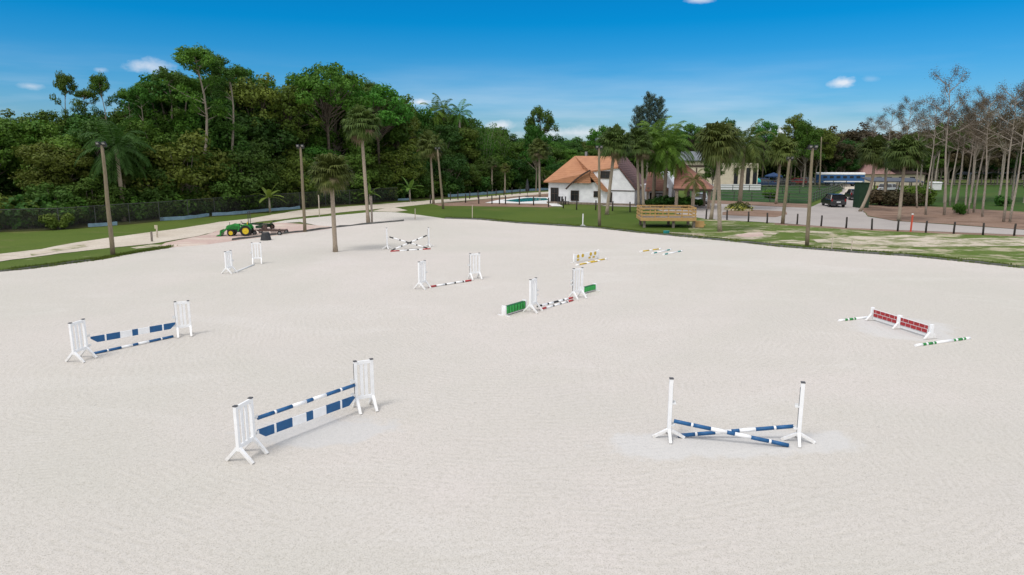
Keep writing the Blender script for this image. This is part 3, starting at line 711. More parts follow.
m_ = MB(); m_.box((-.42, 0, 1.10), (.46, .46, .12)); m_.prism([(-.68, -.23, 1.1), (-.56, -.23, 1.1), (-.66, -.23, 1.58), (-.78, -.23, 1.56)], (0, .46, 0)); m_.build('seat', 'tractor_yellow', tr, bevel=.03)
m_ = MB(); m_.tube([(.22, 0, 1.35), (-.02, 0, 1.52)], .025, 6)
for k in range(12):
    a, b_ = R(k*30), R(k*30+30); c0 = Vector((-.03, 0, 1.53)); ux = Vector((.5, 0, .86)); 
    m_.tube([c0+Vector((0, 1, 0))*.19*math.cos(a)+ux*.19*math.sin(a), c0+Vector((0, 1, 0))*.19*math.cos(b_)+ux*.19*math.sin(b_)], .018, 5)
m_.build('steering_wheel', 'dark_metal', tr)
m_ = MB(); m_.beam((-.86, -.5, .9), (-.92, -.5, 2.75), .07, .09, 0, (0, 1, 0)); m_.beam((-.86, .5, .9), (-.92, .5, 2.75), .07, .09, 0, (0, 1, 0)); m_.beam((-.92, -.53, 2.75), (-.92, .53, 2.75), .09, .07); m_.build('roll_bar', 'dark_metal', tr)
m_ = MB(); m_.tube([(1.3, .22, 1.2), (1.3, .22, 1.6)], .03, 8); m_.build('exhaust', 'dark_metal', tr)
for s in (-1, 1):
    m_ = MB(); m_.tube([(1.70, s*.2, 1.06), (1.745, s*.2, 1.06)], .06, 10); m_.build('headlight', 'lamp_glass', tr)
# mower deck behind tractor
t = empty('grading_implement', G(257.5, 229.5), R(170)); tag(t, 'dark green towed frame standing behind the tractor rear wheel', 'implement')
m_ = MB(); m_.beam((-1.2, -.5, .5), (1.5, -.1, .55), .08, .08); m_.beam((-1.2, .5, .5), (1.5, .1, .55), .08, .08); m_.beam((-1.2, -.7, .5), (-1.2, .7, .5), .08, .10); m_.beam((-.2, -.6, .55), (-.2, .6, .55), .1, .1); m_.beam((-1.2, 0, .5), (-1.9, 0, .9), .06, .06); m_.build('frame', 'tarp_green', t)
m_ = MB(); m_.box((-.6, 0, .32), (.7, 1.5, .22)); m_.build('box_blade', 'tarp_green', t)
for s in (-1, 1): wheel('wheel', t, (-1.1, s*.75, .24), .24, .12, 'rust_metal')
t = empty('arena_drag', G(272, 234.2), R(-5)); t.scale = (.85, .85, .85); tag(t, 'rusty brown towed arena drag with small wheels beside the black tub', 'arena drag')
m_ = MB()
for y in (-.6, 0, .6): m_.beam((-1.3, y, .42), (1.5, y*.9, .42), .07, .09)
for x in (-1.2, -.3, .6, 1.4): m_.beam((x, -.7, .46), (x, .7, .46), .07, .07)
m_.beam((-1.3, 0, .42), (-2.3, 0, .40), .08, .08); m_.build('frame', 'rust_metal', t)
m_ = MB()
for x in (-.75, .15, 1.0):
    for k in range(8): m_.beam((x, -.65+k*.186, .44), (x+.12, -.65+k*.186, .08), .03, .03)
m_.build('tines', 'dark_metal', t)
m_ = MB(); m_.box((-.75, .1, .74), (.34, .3, .46)); m_.beam((-.75, .1, .9), (-.45, -.3, 1.05), .05, .05); m_.build('hitch_tower', 'rust_metal', t)
for x, y in ((-1.55, -.7), (-1.55, .7), (1.2, -.85), (1.2, .85)): wheel('wheel', t, (x, y, .22), .22, .14, 'grey_metal')
m_ = MB(); n = 14
m_.tube([(0, 0, 0), (0, 0, .04), (0, 0, .60), (0, 0, .64)], [.42, .44, .31, .29], n); o = m_.build('black_tub', 'black_paint', smooth=False); o.location = G(266, 240.2); tag(o, 'black upturned tub on the sand beside the rusty drag', 'tub')

# ------------------------------------------------------------------ house
A = G(548.3, 203.2); ANG = R(-22)
U = Vector((math.cos(ANG), math.sin(ANG), 0)); V = Vector((-math.sin(ANG), math.cos(ANG), 0)); Z = Vector((0, 0, 1))
house = empty('white_house', A, ANG); tag(house, 'white plastered house with steep orange tiled roofs and dark windows beyond the lawn', 'house')
def hp(px, py, v=0.0):      # pixel -> (u, v, z) in the house frame on the plane at depth v
    p = onplane(px, py, A+V*v, V) - A
    return Vector((p.dot(U), v, p.z))
def L2(px, py, v=0.0): q = hp(px, py, v); return (q.x, q.y, q.z)
uR = hp(607, 200).x; uE = hp(634.8, 200).x
m_ = MB(); m_.prism([(0, 0, 0), (uR, 0, 0), (uR, 0, 3.05), (0, 0, 3.05)], (0, 9, 0)); m_.build('main_wall', 'plaster', house)
gz = hp(634.8, 189.5).z; g1_ = hp(619, 168.2); g2_ = hp(591, 170.6)
m_ = MB(); m_.prism([(uR+.01, -.25, 0), (uE, -.25, 0), (uE, -.25, gz), (g1_.x, -.25, g1_.z), (g2_.x+.3, -.25, g2_.z-.1), (uR+.01, -.25, hp(607, 190.5).z)], (0, 8.8, 0)); m_.build('gable_wall', 'plaster', house)
rz_ = hp(575, 157.2, 4.5).z; r0 = hp(574.8, 157.2, 4.5).x; r1 = hp(616, 155.2, 4.5).x
eL = -.55; ez = 2.95
def slab(mbx, pts, th=.18, mi=0):
    mbx.prism(pts, (0, 0, th), mi)
m_ = MB()
slab(m_, [(eL, -.55, ez), (hp(592, 180).x, -.55, ez), (hp(590.4, 171.5).x, -.4, hp(590.4, 171.5).z-.1), (hp(619, 168).x, -.4, g1_.z), (r1, 4.5, rz_), (r0, 4.5, rz_)])
slab(m_, [(eL, 9.55, ez), (r1+2, 9.55, ez), (r1, 4.5, rz_), (r0, 4.5, rz_)])
slab(m_, [(eL, -.55, ez), (r0, 4.5, rz_), (eL, 9.55, ez)])
roof = m_.build('roof', 'roof_orange', house)
m_ = MB(); m_.box((r0+1.6, 4.9, rz_+.35), (.3, .3, .9)); m_.build('vent_pipe', 'grey_metal', roof)
# steep orange band (flank of the small gable) and dark rake
a, b_ = hp(590.4, 170.2, -.6), hp(608.2, 191, -.6)
m_ = MB(); m_.prism([(a.x, -.7, a.z), (b_.x, -.7, b_.z), (b_.x-.15, -.7, b_.z-.15), (hp(602.5, 191, -.6).x, -.7, b_.z+.05), (hp(590.4, 176.5, -.6).x, -.7, hp(590, 176.5, -.6).z), ], (0, .9, 0)); m_.build('steep_roof', 'roof_orange', house)
m_ = MB()
rk = [hp(590.2, 170.3, -.75), hp(583, 174.2, -.75), hp(576, 179.5, -.75), (hp(570, 184.8, -.75)), hp(566, 189, -.75)]
for p, q in zip(rk, rk[1:]): m_.beam(p, q, .22, .20, 0)
m_.build('rake_board', 'dark_trim', house)
# right slope
c_, d_ = hp(618.8, 167.4, -.5), hp(636.2, 190.3, -.5)
m_ = MB(); m_.prism([(c_.x-.1, -.5, c_.z+.05), (d_.x, -.5, d_.z), (d_.x, 9, d_.z), (r1+.3, 9, rz_), (r1+.3, 4.5, rz_+.1)], (.10, 0, .16)); m_.build('side_roof', 'roof_purple', house)
m_ = MB(); z0 = hp(620, 190.7, -.27).z; m_.box(((uR+uE)/2, -.28, z0), (uE-uR, .06, .12)); m_.build('belt_course', 'dark_trim', house)
def window(x0, y0, x1, y1, v, name='window', glass='window_glass', par=house, bars=True):
    a, b_ = hp(x0, y1, v), hp(x1, y0, v); w, h = b_.x-a.x, b_.z-a.z; cx, cz = (a.x+b_.x)/2, (a.z+b_.z)/2
    m_ = MB(); t = .09
    for q in ((cx, cz+h/2, w+t*2, t), (cx, cz-h/2, w+t*2, t)): m_.box((q[0], v-.05, q[1]), (q[2], .12, q[3]))
    for s in (-1, 1): m_.box((cx+s*(w/2+t/2-.001), v-.05, cz), (t, .118, h-t))
    if bars: m_.box((cx, v-.045, cz), (.05, .06, h-t)); m_.box((cx, v-.043, cz+h*.1), (w, .05, .05))
    f = m_.build(name, 'dark_trim', par)
    m_ = MB(); m_.box((cx, v-.02, cz), (w-.002, .03, h-.002)); m_.build('pane', glass, f)
window(551.3, 188, 558, 201.8, 0, 'door', bars=True)
window(571.4, 190.8, 578.4, 200.3, 0)
window(594.3, 191.4, 597.9, 196.8, 0, bars=False)
window(601.2, 171.4, 609.6, 178.2, -.25)
window(608.8, 192.5, 611.6, 202, -.25, 'side_door', bars=False)
m_ = MB(); m_.box((uE/2, -.33, .14), (uE+.2, .12, .28)); m_.build('plinth', 'stone_pillar', house)
# right wing porch
pu0, pu1 = hp(646, 200, 3).x, hp(668, 200, 3).x
m_ = MB(); m_.prism([(uE+.02, 3.2, 0), (pu1-.5, 3.2, 0), (pu1-.5, 3.2, 2.7), (uE+.02, 3.2, 2.7)], (0, 5.5, 0)); m_.build('wing_wall', 'plaster', house)
a, b_ = hp(645, 191.6, 1.6), hp(668, 190.6, 1.6); c_, d_ = hp(648, 173.5, 5.5), hp(659.5, 172.5, 5.5)
m_ = MB(); slab(m_, [(a.x, 1.6, a.z), (b_.x, 1.6, b_.z), (d_.x, 5.5, d_.z), (c_.x, 5.5, c_.z)]); m_.build('porch_roof', 'roof_brown', house)
for px in (647.5, 664, 667):
    q = hp(px, 200, 1.9); m_ = MB(); m_.box((q.x, 1.9, 1.2), (.28, .28, 2.4)); m_.build('porch_post', 'stone_pillar', house)
window(650, 193, 653.8, 204, 3.2, 'porch_door', bars=False)
window(656, 193.6, 662.5, 199.8, 3.2, glass='curtain')
q0, q1 = hp(659, 190, 6), hp(673.5, 190, 6)
m_ = MB(); m_.prism([(q0.x, 6, 0), (q1.x, 6, 0), (q1.x, 6, hp(673, 185, 6).z), (hp(666, 172, 6).x, 6, hp(660, 172, 6).z), (q0.x, 6, hp(660, 172, 6).z)], (0, 4, 0)); m_.build('upper_wall', 'plaster', house)
# carport pavilion
cb = G(676, 208.5)
def cp(px, py, v): p = onplane(px, py, cb+V*v, V)-cb; return (p.dot(U), v, p.z)
car_port = empty('carport', cb, ANG); tag(car_port, 'carport with brown tiled tent roof on stone pillars beside the white house', 'carport')
e0, e1 = cp(673.5, 188.5, 0), cp(712.5, 188.8, 0); ap = cp(682, 161.2, 2.6)
m_ = MB(); zE = e0[2]
base = [(e0[0], 0, zE), (e1[0], 0, zE), (e1[0]-.4, 6, zE), (e0[0], 6, zE)]
ax = (ap[0], 2.8, ap[2])
m_.add([Vector(p) for p in base]+[Vector(ax), Vector((ax[0]-1.0, 3.4, ax[2]))], [[0, 1, 4], [1, 2, 4], [2, 5, 4], [2, 3, 5], [3, 0, 5], [0, 4, 5], [3, 2, 1, 0]])
m_.build('roof', 'roof_brown', car_port)
m_ = MB(); m_.beam((e0[0], 0, zE-.12), (e1[0], 0, zE-.12), .15, .25); m_.build('eave_beam', 'dark_trim', car_port)
for px, v in ((676.5, .2), (693, .2), (709, .5), (688, 5.6), (704, 5.6)):
    q = cp(px, 200, v); m_ = MB(); m_.box((q[0], v, (zE-.12)/2), (.38, .38, zE-.12)); m_.build('pillar', 'stone_pillar', car_port)
q0, q1 = cp(671.5, 200, 5.9), cp(678, 200, 5.9)
m_ = MB(); m_.box(((q0[0]+q1[0])/2, 5.9, 1.4), (q1[0]-q0[0], .2, 2.8)); m_.build('back_wall', 'plaster', car_port)

# cream building behind
cbd = G(678, 189.5); t = empty('cream_building', cbd, R(-6)); tag(t, 'cream two-storey building with grey roof behind the palms', 'building')
k = cbd.y/690
W1 = 27*k*1.05; W2 = 76*k
zt = VT(cbd, 161); zr = VT(cbd, 155)
m_ = MB(); m_.box((W1/2+.8, 4, zt/2), (W1+1.6, 8, zt)); m_.build('wall', 'cream_wall', t)
m_ = MB(); m_.prism([(-.4, -.5, zt), (W1+2.2, -.5, zt), (W1+2.2, 4, zr+.5), (.9, 4, zr+.5)], (0, 0, .2)); m_.prism([(-.4, 8.5, zt), (W1+2.2, 8.5, zt), (W1+2.2, 4, zr+.5), (.9, 4, zr+.5)], (0, 0, .2)); m_.build('roof', 'grey_roof', t)
m_ = MB(); m_.box((W1/2+.8, -.06, VT(cbd, 166)), (W1+1.6, .1, .35)); m_.build('belt', 'dark_trim', t)
for px in (686, 695, 704):
    x = (px-678)*k; m_ = MB(); m_.box((x, -.06, VT(cbd, 176)), (.2, .1, 3.2)); m_.build('timber', 'dark_trim', t)
zt2 = VT(cbd, 163.5)
m_ = MB(); m_.box(((W1+1.6+W2)/2, 3.5, zt2/2), (W2-W1-1.6-.02, 7, zt2)); m_.build('hall_wall', 'cream_wall', t)
for px in (733, 744.5, 751):
    x = (px-678)*k; m_ = MB(); m_.box((x, -.03, VT(cbd, 177)), (.75, .08, 3.6)); m_.build('opening', 'window_glass', t)
m_ = MB(); m_.box(((W1+W2)/2, -.6, .55), (W2-W1+1, .3, 1.1)); m_.build('low_wall', 'white_dull', t)

# pink roofed far house
pb = G(863, 185.5); k = pb.y/690; t = empty('far_house', pb); tag(t, 'low cream house with faded pink roof far behind the leaning palms', 'house')
W_ = 60*k; zt = VT(pb, 174)
m_ = MB(); m_.box((W_/2, 4, zt/2), (W_, 8, zt)); m_.build('wall', 'cream_wall', t)
zr = VT(pb, 163.5)
m_ = MB(); m_.add([(-.6, -.6, zt), (W_*.5, -.6, zt), (W_*.5, 8.6, zt), (-.6, 8.6, zt), (2, 4, zr), (W_*.5-2, 4, zr)], [[0, 1, 5, 4], [1, 2, 5], [2, 3, 4, 5], [3, 0, 4], [3, 2, 1, 0]]); m_.build('roof', 'pink_roof', t)
m_ = MB(); m_.prism([(W_*.5+.02, -.5, zt-.1), (W_+.4, -.5, zt-.1), (W_+.4, 8.5, zt+.5), (W_*.5+.02, 8.5, zt+.5)], (0, 0, .25)); m_.build('flat_roof', 'dark_trim', t)
for fx in (.25, .42, .62, .8):
    m_ = MB(); m_.box((W_*fx, -.04, zt*.55), (1.1, .08, 1.0)); m_.build('window', 'window_glass', t)
# open shed
sb = G(870, 200); k = sb.y/690; t = empty('open_shed', sb, R(-4)); tag(t, 'long low open shed with dark roof behind the leaning palms', 'shed')
W_ = 50*k
m_ = MB(); m_.prism([(-.2, 0, 2.75), (W_, 0, 2.65), (W_, 3.5, 3.1), (-.2, 3.5, 3.2)], (0, 0, .14)); m_.build('roof', 'shed_roof', t)
for i in range(5):
    for y in (.1, 3.4):
        m_ = MB(); m_.box((.1+i*(W_-.3)/4, y, 1.33), (.14, .14, 2.66)); m_.build('post', 'grey_wood', t)
m_ = MB(); m_.box((W_/2, 3.2, .7), (W_-.4, .1, 1.4)); m_.build('back_panel', 'bark_dark', t)
m_ = MB(); mb0 = G(863.5, 208); m_.box((0, .8, 1.6), (1.35, 1.6, 3.2)); m_.box((0, .8, 3.24), (1.5, 1.75, .08)); o = m_.build('garden_shed', 'tarp_green', bevel=.04); o.location = mb0; tag(o, 'narrow dark green shed beside the sandy drive', 'shed')

# viewing deck
db = G(644.5, 228.0); dk = empty('viewing_deck', db, R(-3)); tag(dk, 'raised wooden viewing deck with plank railings on short posts', 'deck')
k = db.y/690; Wd = 54*k; Dd = 3.4; fz = .95; rt = VT(db, 207.5)
m_ = MB()
for i in range(24): m_.box((-.35+ (i+.5)*Wd/24, Dd/2, fz), (Wd/24-.015, Dd, .05))
m_.build('deck_floor', 'grey_wood', dk)
m_ = MB(); m_.box((Wd/2-.35, -.03, fz-.10), (Wd+.1, .06, .32)); m_.box((Wd/2-.35, Dd+.03, fz-.10), (Wd+.1, .06, .32)); m_.box((-.38, Dd/2, fz-.10), (.06, Dd, .30)); m_.box((Wd-.32, Dd/2, fz-.10), (.06, Dd, .30)); m_.build('rim_joist', 'deck_wood', dk)
for x in (.0, Wd/2+.2, Wd-.45):
    for y in (.35, Dd-.3):
        m_ = MB(); m_.box((x, y, (fz-.26)/2), (.24, .24, fz-.26)); m_.build('support_post', 'grey_wood', dk)
n = 5
for i in range(n):
    x = -.3 + i*(Wd-.1)/(n-1)
    for y in (.05, Dd-.05):
        m_ = MB(); m_.box((x, y, (fz+rt)/2), (.10, .10, rt-fz)); m_.build('rail_post', 'deck_wood', dk)
for j, z in enumerate((rt-.08, rt-.42, rt-.74)):
    for y in (-.02, Dd+.02):
        if z > fz+.1:
            m_ = MB(); m_.box((Wd/2-.35, y, z), (Wd+.08, .04, .13)); m_.build('rail', 'deck_wood', dk)
    for x in (-.37, Wd-.33):
        if z > fz+.1:
            m_ = MB(); m_.box((x, Dd/2, z), (.04, Dd, .14)); m_.build('side_rail', 'deck_wood', dk)
m_ = MB(); m_.box((Wd+.05, .9, .55), (.7, .9, .10)); m_.box((Wd+.45, .9, .28), (.5, .9, .10)); m_.box((Wd+.1, .43, .35), (.9, .05, .6)); m_.build('steps', 'deck_wood', dk)
for bx, by, w, lab in ((1.0, 1.7, 1.4, 'left wooden bench on the raised viewing deck'), (3.2, 2.1, 1.5, 'right wooden bench on the raised viewing deck')):
    t = empty('bench', db+Vector((bx, by, fz+.025)), R(-3)); tag(t, lab, 'bench', 'benches on the deck')
    m_ = MB(); m_.box((0, 0, .45), (w, .38, .05)); m_.build('seat', 'grey_wood', t)
    m_ = MB(); m_.box((0, .2, .75), (w, .05, .30)); m_.build('backrest', 'grey_wood', t)
    for s in (-1, 1): m_ = MB(); m_.box((s*w*.42, 0, .22), (.07, .36, .44)); m_.build('leg', 'grey_wood', t)
m_ = MB(); m_.tube([(0, 0, 0), (0, 0, .3)], [.17, .20], 12); m_.tube([(0, 0, .30), (0, 0, .33)], [.21, .21], 12); o = m_.build('teal_bucket', 'teal_paint'); o.location = G(666.3, 234.5); o.scale = (1.4, 1.2, 1); tag(o, 'small teal bucket at the lawn edge before the deck', 'bucket')
m_ = MB(); m_.beam((-1.6, 0, .08), (1.6, 0, .08), .14, .14); o = m_.build('loose_timber', 'stake_wood'); o.location = G(686, 234.6); o.rotation_euler = (0, 0, R(-22)); tag(o, 'loose pale timber lying in the grass by the deck', 'timber')

# patio furniture: dark chairs by the house door
for i, px in enumerate((559.5, 563.5, 567)):
    t = empty('patio_chair', G(px, 204.6), R(20+i*40)); tag(t, f'dark patio chair by the house door, {NTH[i]} from the left of three', 'chair', 'dark patio chairs')
    m_ = MB(); m_.box((0, 0, .45), (.5, .5, .06)); m_.build('seat', 'dark_metal', t)
    m_ = MB(); m_.box((0, .24, .8), (.5, .05, .65)); m_.build('backrest', 'dark_metal', t)
    for sx in (-1, 1):
        for sy in (-1, 1): m_ = MB(); m_.beam((sx*.22, sy*.22, 0), (sx*.22, sy*.22, .42), .05, .05); m_.build('leg', 'dark_metal', t)
# closed parasol by the pool
t = empty('closed_parasol', G(527.3, 196.8)); tag(t, 'closed black parasol standing behind the pool', 'parasol')
m_ = MB(); m_.tube([(0, 0, .9), (0, 0, 1.2), (0, 0, 2.6), (0, 0, 2.9)], [.28, .36, .14, .02], 10); m_.build('canopy', 'black_paint', t)
m_ = MB(); m_.tube([(0, 0, 0), (0, 0, 2.6)], .04, 8); m_.tube([(0, 0, 0), (0, 0, .1)], .35, 12); m_.build('pole', 'dark_metal', t)

# ------------------------------------------------------------------ vehicles
def vehicle(px, py, rz, paint, label, L=4.7, W=1.95, Hh=1.75, name='parked_car'):
    t = empty(name, G(px, py), rz); tag(t, label, 'car')
    # x forward
    a = L/2
    low = [(-a, .35), (-a*.98, .95), (-a*.93, Hh*.60), (a*.42, Hh*.60), (a*.90, Hh*.52), (a, .75), (a*.98, .32)]
    m_ = MB(); m_.prism([(x, -W/2, z) for x, z in low], (0, W, 0)); m_.build('body', paint, t, bevel=.09)
    wt, wb = W*.40, W*.475
    top = [(-a*.86, wt), (a*.12, wt)]
    vs = [(-a*.93, -wb, Hh*.59), (a*.44, -wb, Hh*.59), (a*.44, wb, Hh*.59), (-a*.93, wb, Hh*.59), (-a*.80, -wt, Hh*.95), (a*.10, -wt, Hh*.95), (a*.10, wt, Hh*.95), (-a*.80, wt, Hh*.95)]
    m_ = MB(); m_.add(vs, [[0, 1, 5, 4], [1, 2, 6, 5], [2, 3, 7, 6], [3, 0, 4, 7], [4, 5, 6, 7]]); m_.build('windows', 'window_glass', t)
    m_ = MB(); m_.box((-a*.35, 0, Hh*.97), (a*.98, wt*2.02, .07)); 
    for (p, q) in ((0, 4), (1, 5), (2, 6), (3, 7)): m_.beam(vs[p], vs[q], .09, .09)
    for y in (-1, 1): m_.beam((-a*.28, y*wb, Hh*.59), (-a*.28, y*wt, Hh*.95), .09, .06)
    m_.build('roof', paint, t)
    for x in (-a*.60, a*.62):
        for s in (-1, 1): wheel('wheel', t, (x, s*(W/2-.12), .36), .36, .24, 'grey_metal')
    for s in (-1, 1):
        m_ = MB(); m_.box((-a*.985, s*W*.42, .98), (.06, .16, .34)); m_.build('taillight', 'tail_red', t)
        m_ = MB(); m_.box((a*.965, s*W*.37, .72), (.10, .36, .16)); m_.build('headlight', 'lamp_glass', t)
        m_ = MB(); m_.box((a*.36, s*(W/2+.08), Hh*.60), (.12, .18, .14)); m_.build('mirror', paint, t)
    m_ = MB(); m_.box((-a-.012, 0, .72), (.03, .5, .14)); m_.build('number_plate', 'white_dull', t)
    m_ = MB(); m_.box((-a-.0, 0, .46), (.12, W*.92, .16)); m_.box((a-.02, 0, .44), (.12, W*.9, .16)); m_.build('bumper', 'dark_metal', t)
    return t
vehicle(833, 206.3, R(82), 'car_black', 'black sport utility vehicle parked on the drive past the junction', 4.4, 2.0, 1.7)
vehicle(700.5, 203.5, R(-105), 'car_silver', 'silver car parked under the brown carport roof', 4.4, 1.8, 1.45)
vehicle(853.5, 199.5, R(75), 'car_black', 'dark car half hidden by the leaning palm trunk', 4.6, 1.9, 1.6)
vehicle(765, 186.6, R(12), 'car_blue', 'dark blue car parked under the blue canopy', 4.8, 1.95, 1.8)
vehicle(795, 184.8, R(170), 'car_red', 'red car parked far behind the paddock', 4.6, 1.9, 1.5)
vehicle(810, 184.6, R(5), 'car_silver', 'silver car far behind the paddock, right of the red car', 4.6, 1.9, 1.6)
vehicle(783, 186.0, R(8), 'car_black', 'dark car parked behind the paddock between blue canopy and red car', 5.0, 1.95, 1.7)
vehicle(742, 187.8, R(0), 'car_black', 'dark car parked before the cream building openings', 4.6, 1.9, 1.6)
vehicle(890, 192.5, R(20), 'car_silver', 'white car standing behind the open shed', 4.4, 1.9, 1.6)
# blue trailer
tb = G(842, 186.5); t = empty('long_trailer', tb, R(-2)); tag(t, 'long blue and white trailer parked at the end of the drive', 'trailer')
k = tb.y/690; Lt = 43*k
m_ = MB(); m_.box((0, 1.3, 1.55), (Lt, 2.6, 1.8)); m_.build('body', 'trailer_blue', t, bevel=.08)
m_ = MB(); m_.box((0, 1.3, 2.68), (Lt+.1, 2.7, .45)); m_.build('roof', 'white_paint', t, bevel=.12)
m_ = MB(); m_.box((.2, -.02, 1.05), (Lt*.9, .05, .22)); m_.build('stripe', 'white_dull', t)
for i in range(6): m_ = MB(); m_.box((-Lt*.40+i*Lt*.15, -.02, 1.98), (.8, .05, .45)); m_.build('window', 'window_glass', t)
for x in (-2.2, -1.2, Lt*.35):
    for y in (.2, 2.4): wheel('wheel', t, (x, y, .45), .45, .25, 'grey_metal')
# canopies
def canopy(px, py, w, h, mat, label):
    t = empty('canopy_tent', G(px, py)); tag(t, label, 'canopy')
    m_ = MB(); m_.add([(-w/2, -w/2, h*.72), (w/2, -w/2, h*.72), (w/2, w/2, h*.72), (-w/2, w/2, h*.72), (0, 0, h), (-w/2, -w/2, h*.62), (w/2, -w/2, h*.62), (w/2, w/2, h*.62), (-w/2, w/2, h*.62)], [[0, 1, 4], [1, 2, 4], [2, 3, 4], [3, 0, 4], [5, 6, 1, 0], [6, 7, 2, 1], [7, 8, 3, 2], [8, 5, 0, 3]]); m_.build('cover', mat, t)
    for x in (-1, 1):
        for y in (-1, 1): m_ = MB(); m_.beam((x*w*.48, y*w*.48, 0), (x*w*.48, y*w*.48, h*.7), .06, .06); m_.build('leg', 'grey_metal', t)
canopy(773, 184.5, 3.0, 2.7, 'canvas_blue', 'blue canopy tent far behind the paddock')
t = empty('parasol', G(756, 188.6)); tag(t, 'turquoise parasol beside the cream building', 'parasol')
m_ = MB(); m_.tube([(0, 0, 1.3), (0, 0, 1.7), (0, 0, 2.3)], [.9, .85, .05], 10); m_.build('canopy', 'canvas_teal', t)
m_ = MB(); m_.tube([(0, 0, 0), (0, 0, 2.2)], .04, 6); m_.build('pole', 'grey_metal', t)

# paddock fences
def rail_fence(pts, h, nr, label, rail='fence_rail'):
    pts = [G(x, y) for x, y in pts]; o0 = pts[0]; t = empty('rail_fence', o0); tag(t, label, 'fence', 'rail fences around the paddocks')
    for a, b_ in zip(pts, pts[1:]):
        A, B = a-o0, b_-o0; k = max(1, int((B-A).length/2.6))
        for j in range(k+1):
            p = A.lerp(B, j/k); m_ = MB(); m_.beam(p, p+Vector((0, 0, h+.08)), .10, .10, 0, (0, 1, 0)); m_.build('fence_post', 'fence_post', t)
        for r_ in range(nr):
            z = h*(r_+1)/nr; m_ = MB(); m_.beam(A+Vector((0, -.07, z)), B+Vector((0, -.07, z)), .04, .09); m_.build('rail', rail, t)
rail_fence([(700, 199), (808, 203.6)], 1.3, 3, 'grey green rail fence along the road side of the paddock')
rail_fence([(808, 203.6), (844, 189)], 1.3, 3, 'rail fence running along the sandy drive')
rail_fence([(700, 192), (834, 193.6)], 1.3, 3, 'rail fence crossing the middle of the dark green paddock')
rail_fence([(755, 187), (846, 187)], 1.3, 3, 'rail fence at the far edge of the paddock')
rail_fence([(928, 186.5), (1060, 186.5)], 1.4, 3, 'pale rail fence at the far edge of the bright green field', 'grey_wood')
# far pale structures in field
t = empty('covered_pen', G(1000, 184.8)); tag(t, 'pale metal arena canopy frame beyond the bright green field', 'shelter')
for i in range(5):
    x = -7+i*3.5; m_ = MB(); m_.beam((x, 0, 0), (x, 0, 2.2), .12, .12); m_.beam((x, 5, 0), (x, 5, 2.2), .12, .12); m_.build('post', 'grey_metal', t)
    if i < 4:
        m_ = MB(); pp = [(x, 0, 2.2), (x+.9, 0, 2.6), (x+1.75, 0, 2.75), (x+2.6, 0, 2.6), (x+3.5, 0, 2.2)]
        m_.add([p for p in pp]+[(a_, 5, c) for a_, b_, c in pp], [[j, j+1, j+6, j+5] for j in range(4)]); m_.build('roof_bay', 'grey_roof', t)
m_ = MB(); m_.box((0, 1, 1.0), (1.6, 1.4, 1.5)); m_.box((0, .98, 1.56), (1.8, 1.6, .1)); o = m_.build('white_hut', 'white_dull', bevel=.05); o.location = G(938, 191.5); tag(o, 'small white hut between slim trunks at the green field', 'hut')

# ------------------------------------------------------------------ vegetation
rng = np.random.default_rng(11)
def leaf_mesh(name, P_, N_, S_, mat, asp=.55, parent=None, stuff=False):
    """P_ centres, N_ normals, S_ sizes -> pointed leaf quads"""
    n = len(P_); N_ = N_/np.linalg.norm(N_, axis=1)[:, None]
    a = rng.normal(size=(n, 3)); T = np.cross(N_, a); T /= np.linalg.norm(T, axis=1)[:, None]; B = np.cross(N_, T)
    s = S_[:, None]
    v = np.stack([P_ - T*s, P_ - B*s*asp + N_*s*.15, P_ + T*s, P_ + B*s*asp + N_*s*.15], 1).reshape(-1, 3)
    me = bpy.data.meshes.new(name); me.vertices.add(len(v)); me.vertices.foreach_set('co', v.ravel().astype(np.float32))
    me.loops.add(4*n); me.loops.foreach_set('vertex_index', np.arange(4*n, dtype=np.int32)); me.polygons.add(n)
    me.polygons.foreach_set('loop_start', np.arange(0, 4*n, 4, dtype=np.int32)); me.materials.append(M[mat]); me.update(calc_edges=True)
    o = bpy.data.objects.new(name, me); col.objects.link(o)
    if parent: o.parent = parent
    return o
def clump_pts(c, r, n, flat=.7, up=.35):
    d = rng.normal(size=(n, 3)); d /= np.linalg.norm(d, axis=1)[:, None]
    rr = r*(.55+.5*rng.random(n)**.6)
    d2 = d.copy(); d2[:, 2] = np.where(d[:, 2] < -.2, d[:, 2]*.75, d[:, 2]); rr = rr*(1+.25*np.sin(d[:, 0]*5+d[:, 1]*4+c[0]))
    Pn = np.array(c) + d2*rr[:, None]*np.array([1, 1, flat])
    Nn = d + rng.normal(size=(n, 3))*.55 + np.array([0, 0, up])
    return Pn, Nn
def limb(mb_, p, q, r0, r1, n=5, bend=.15):
    p, q = Vector(p), Vector(q); L = (q-p).length
    off = Vector((random.uniform(-1, 1), random.uniform(-1, 1), random.uniform(-.2, .6)))*bend*L
    mid = p.lerp(q, .5) + off*.5
    mb_.tube([p, p.lerp(mid, .5)+off*.05, mid, q], [r0, r0*.8+r1*.2, (r0+r1)/2, r1], n, cap=False)
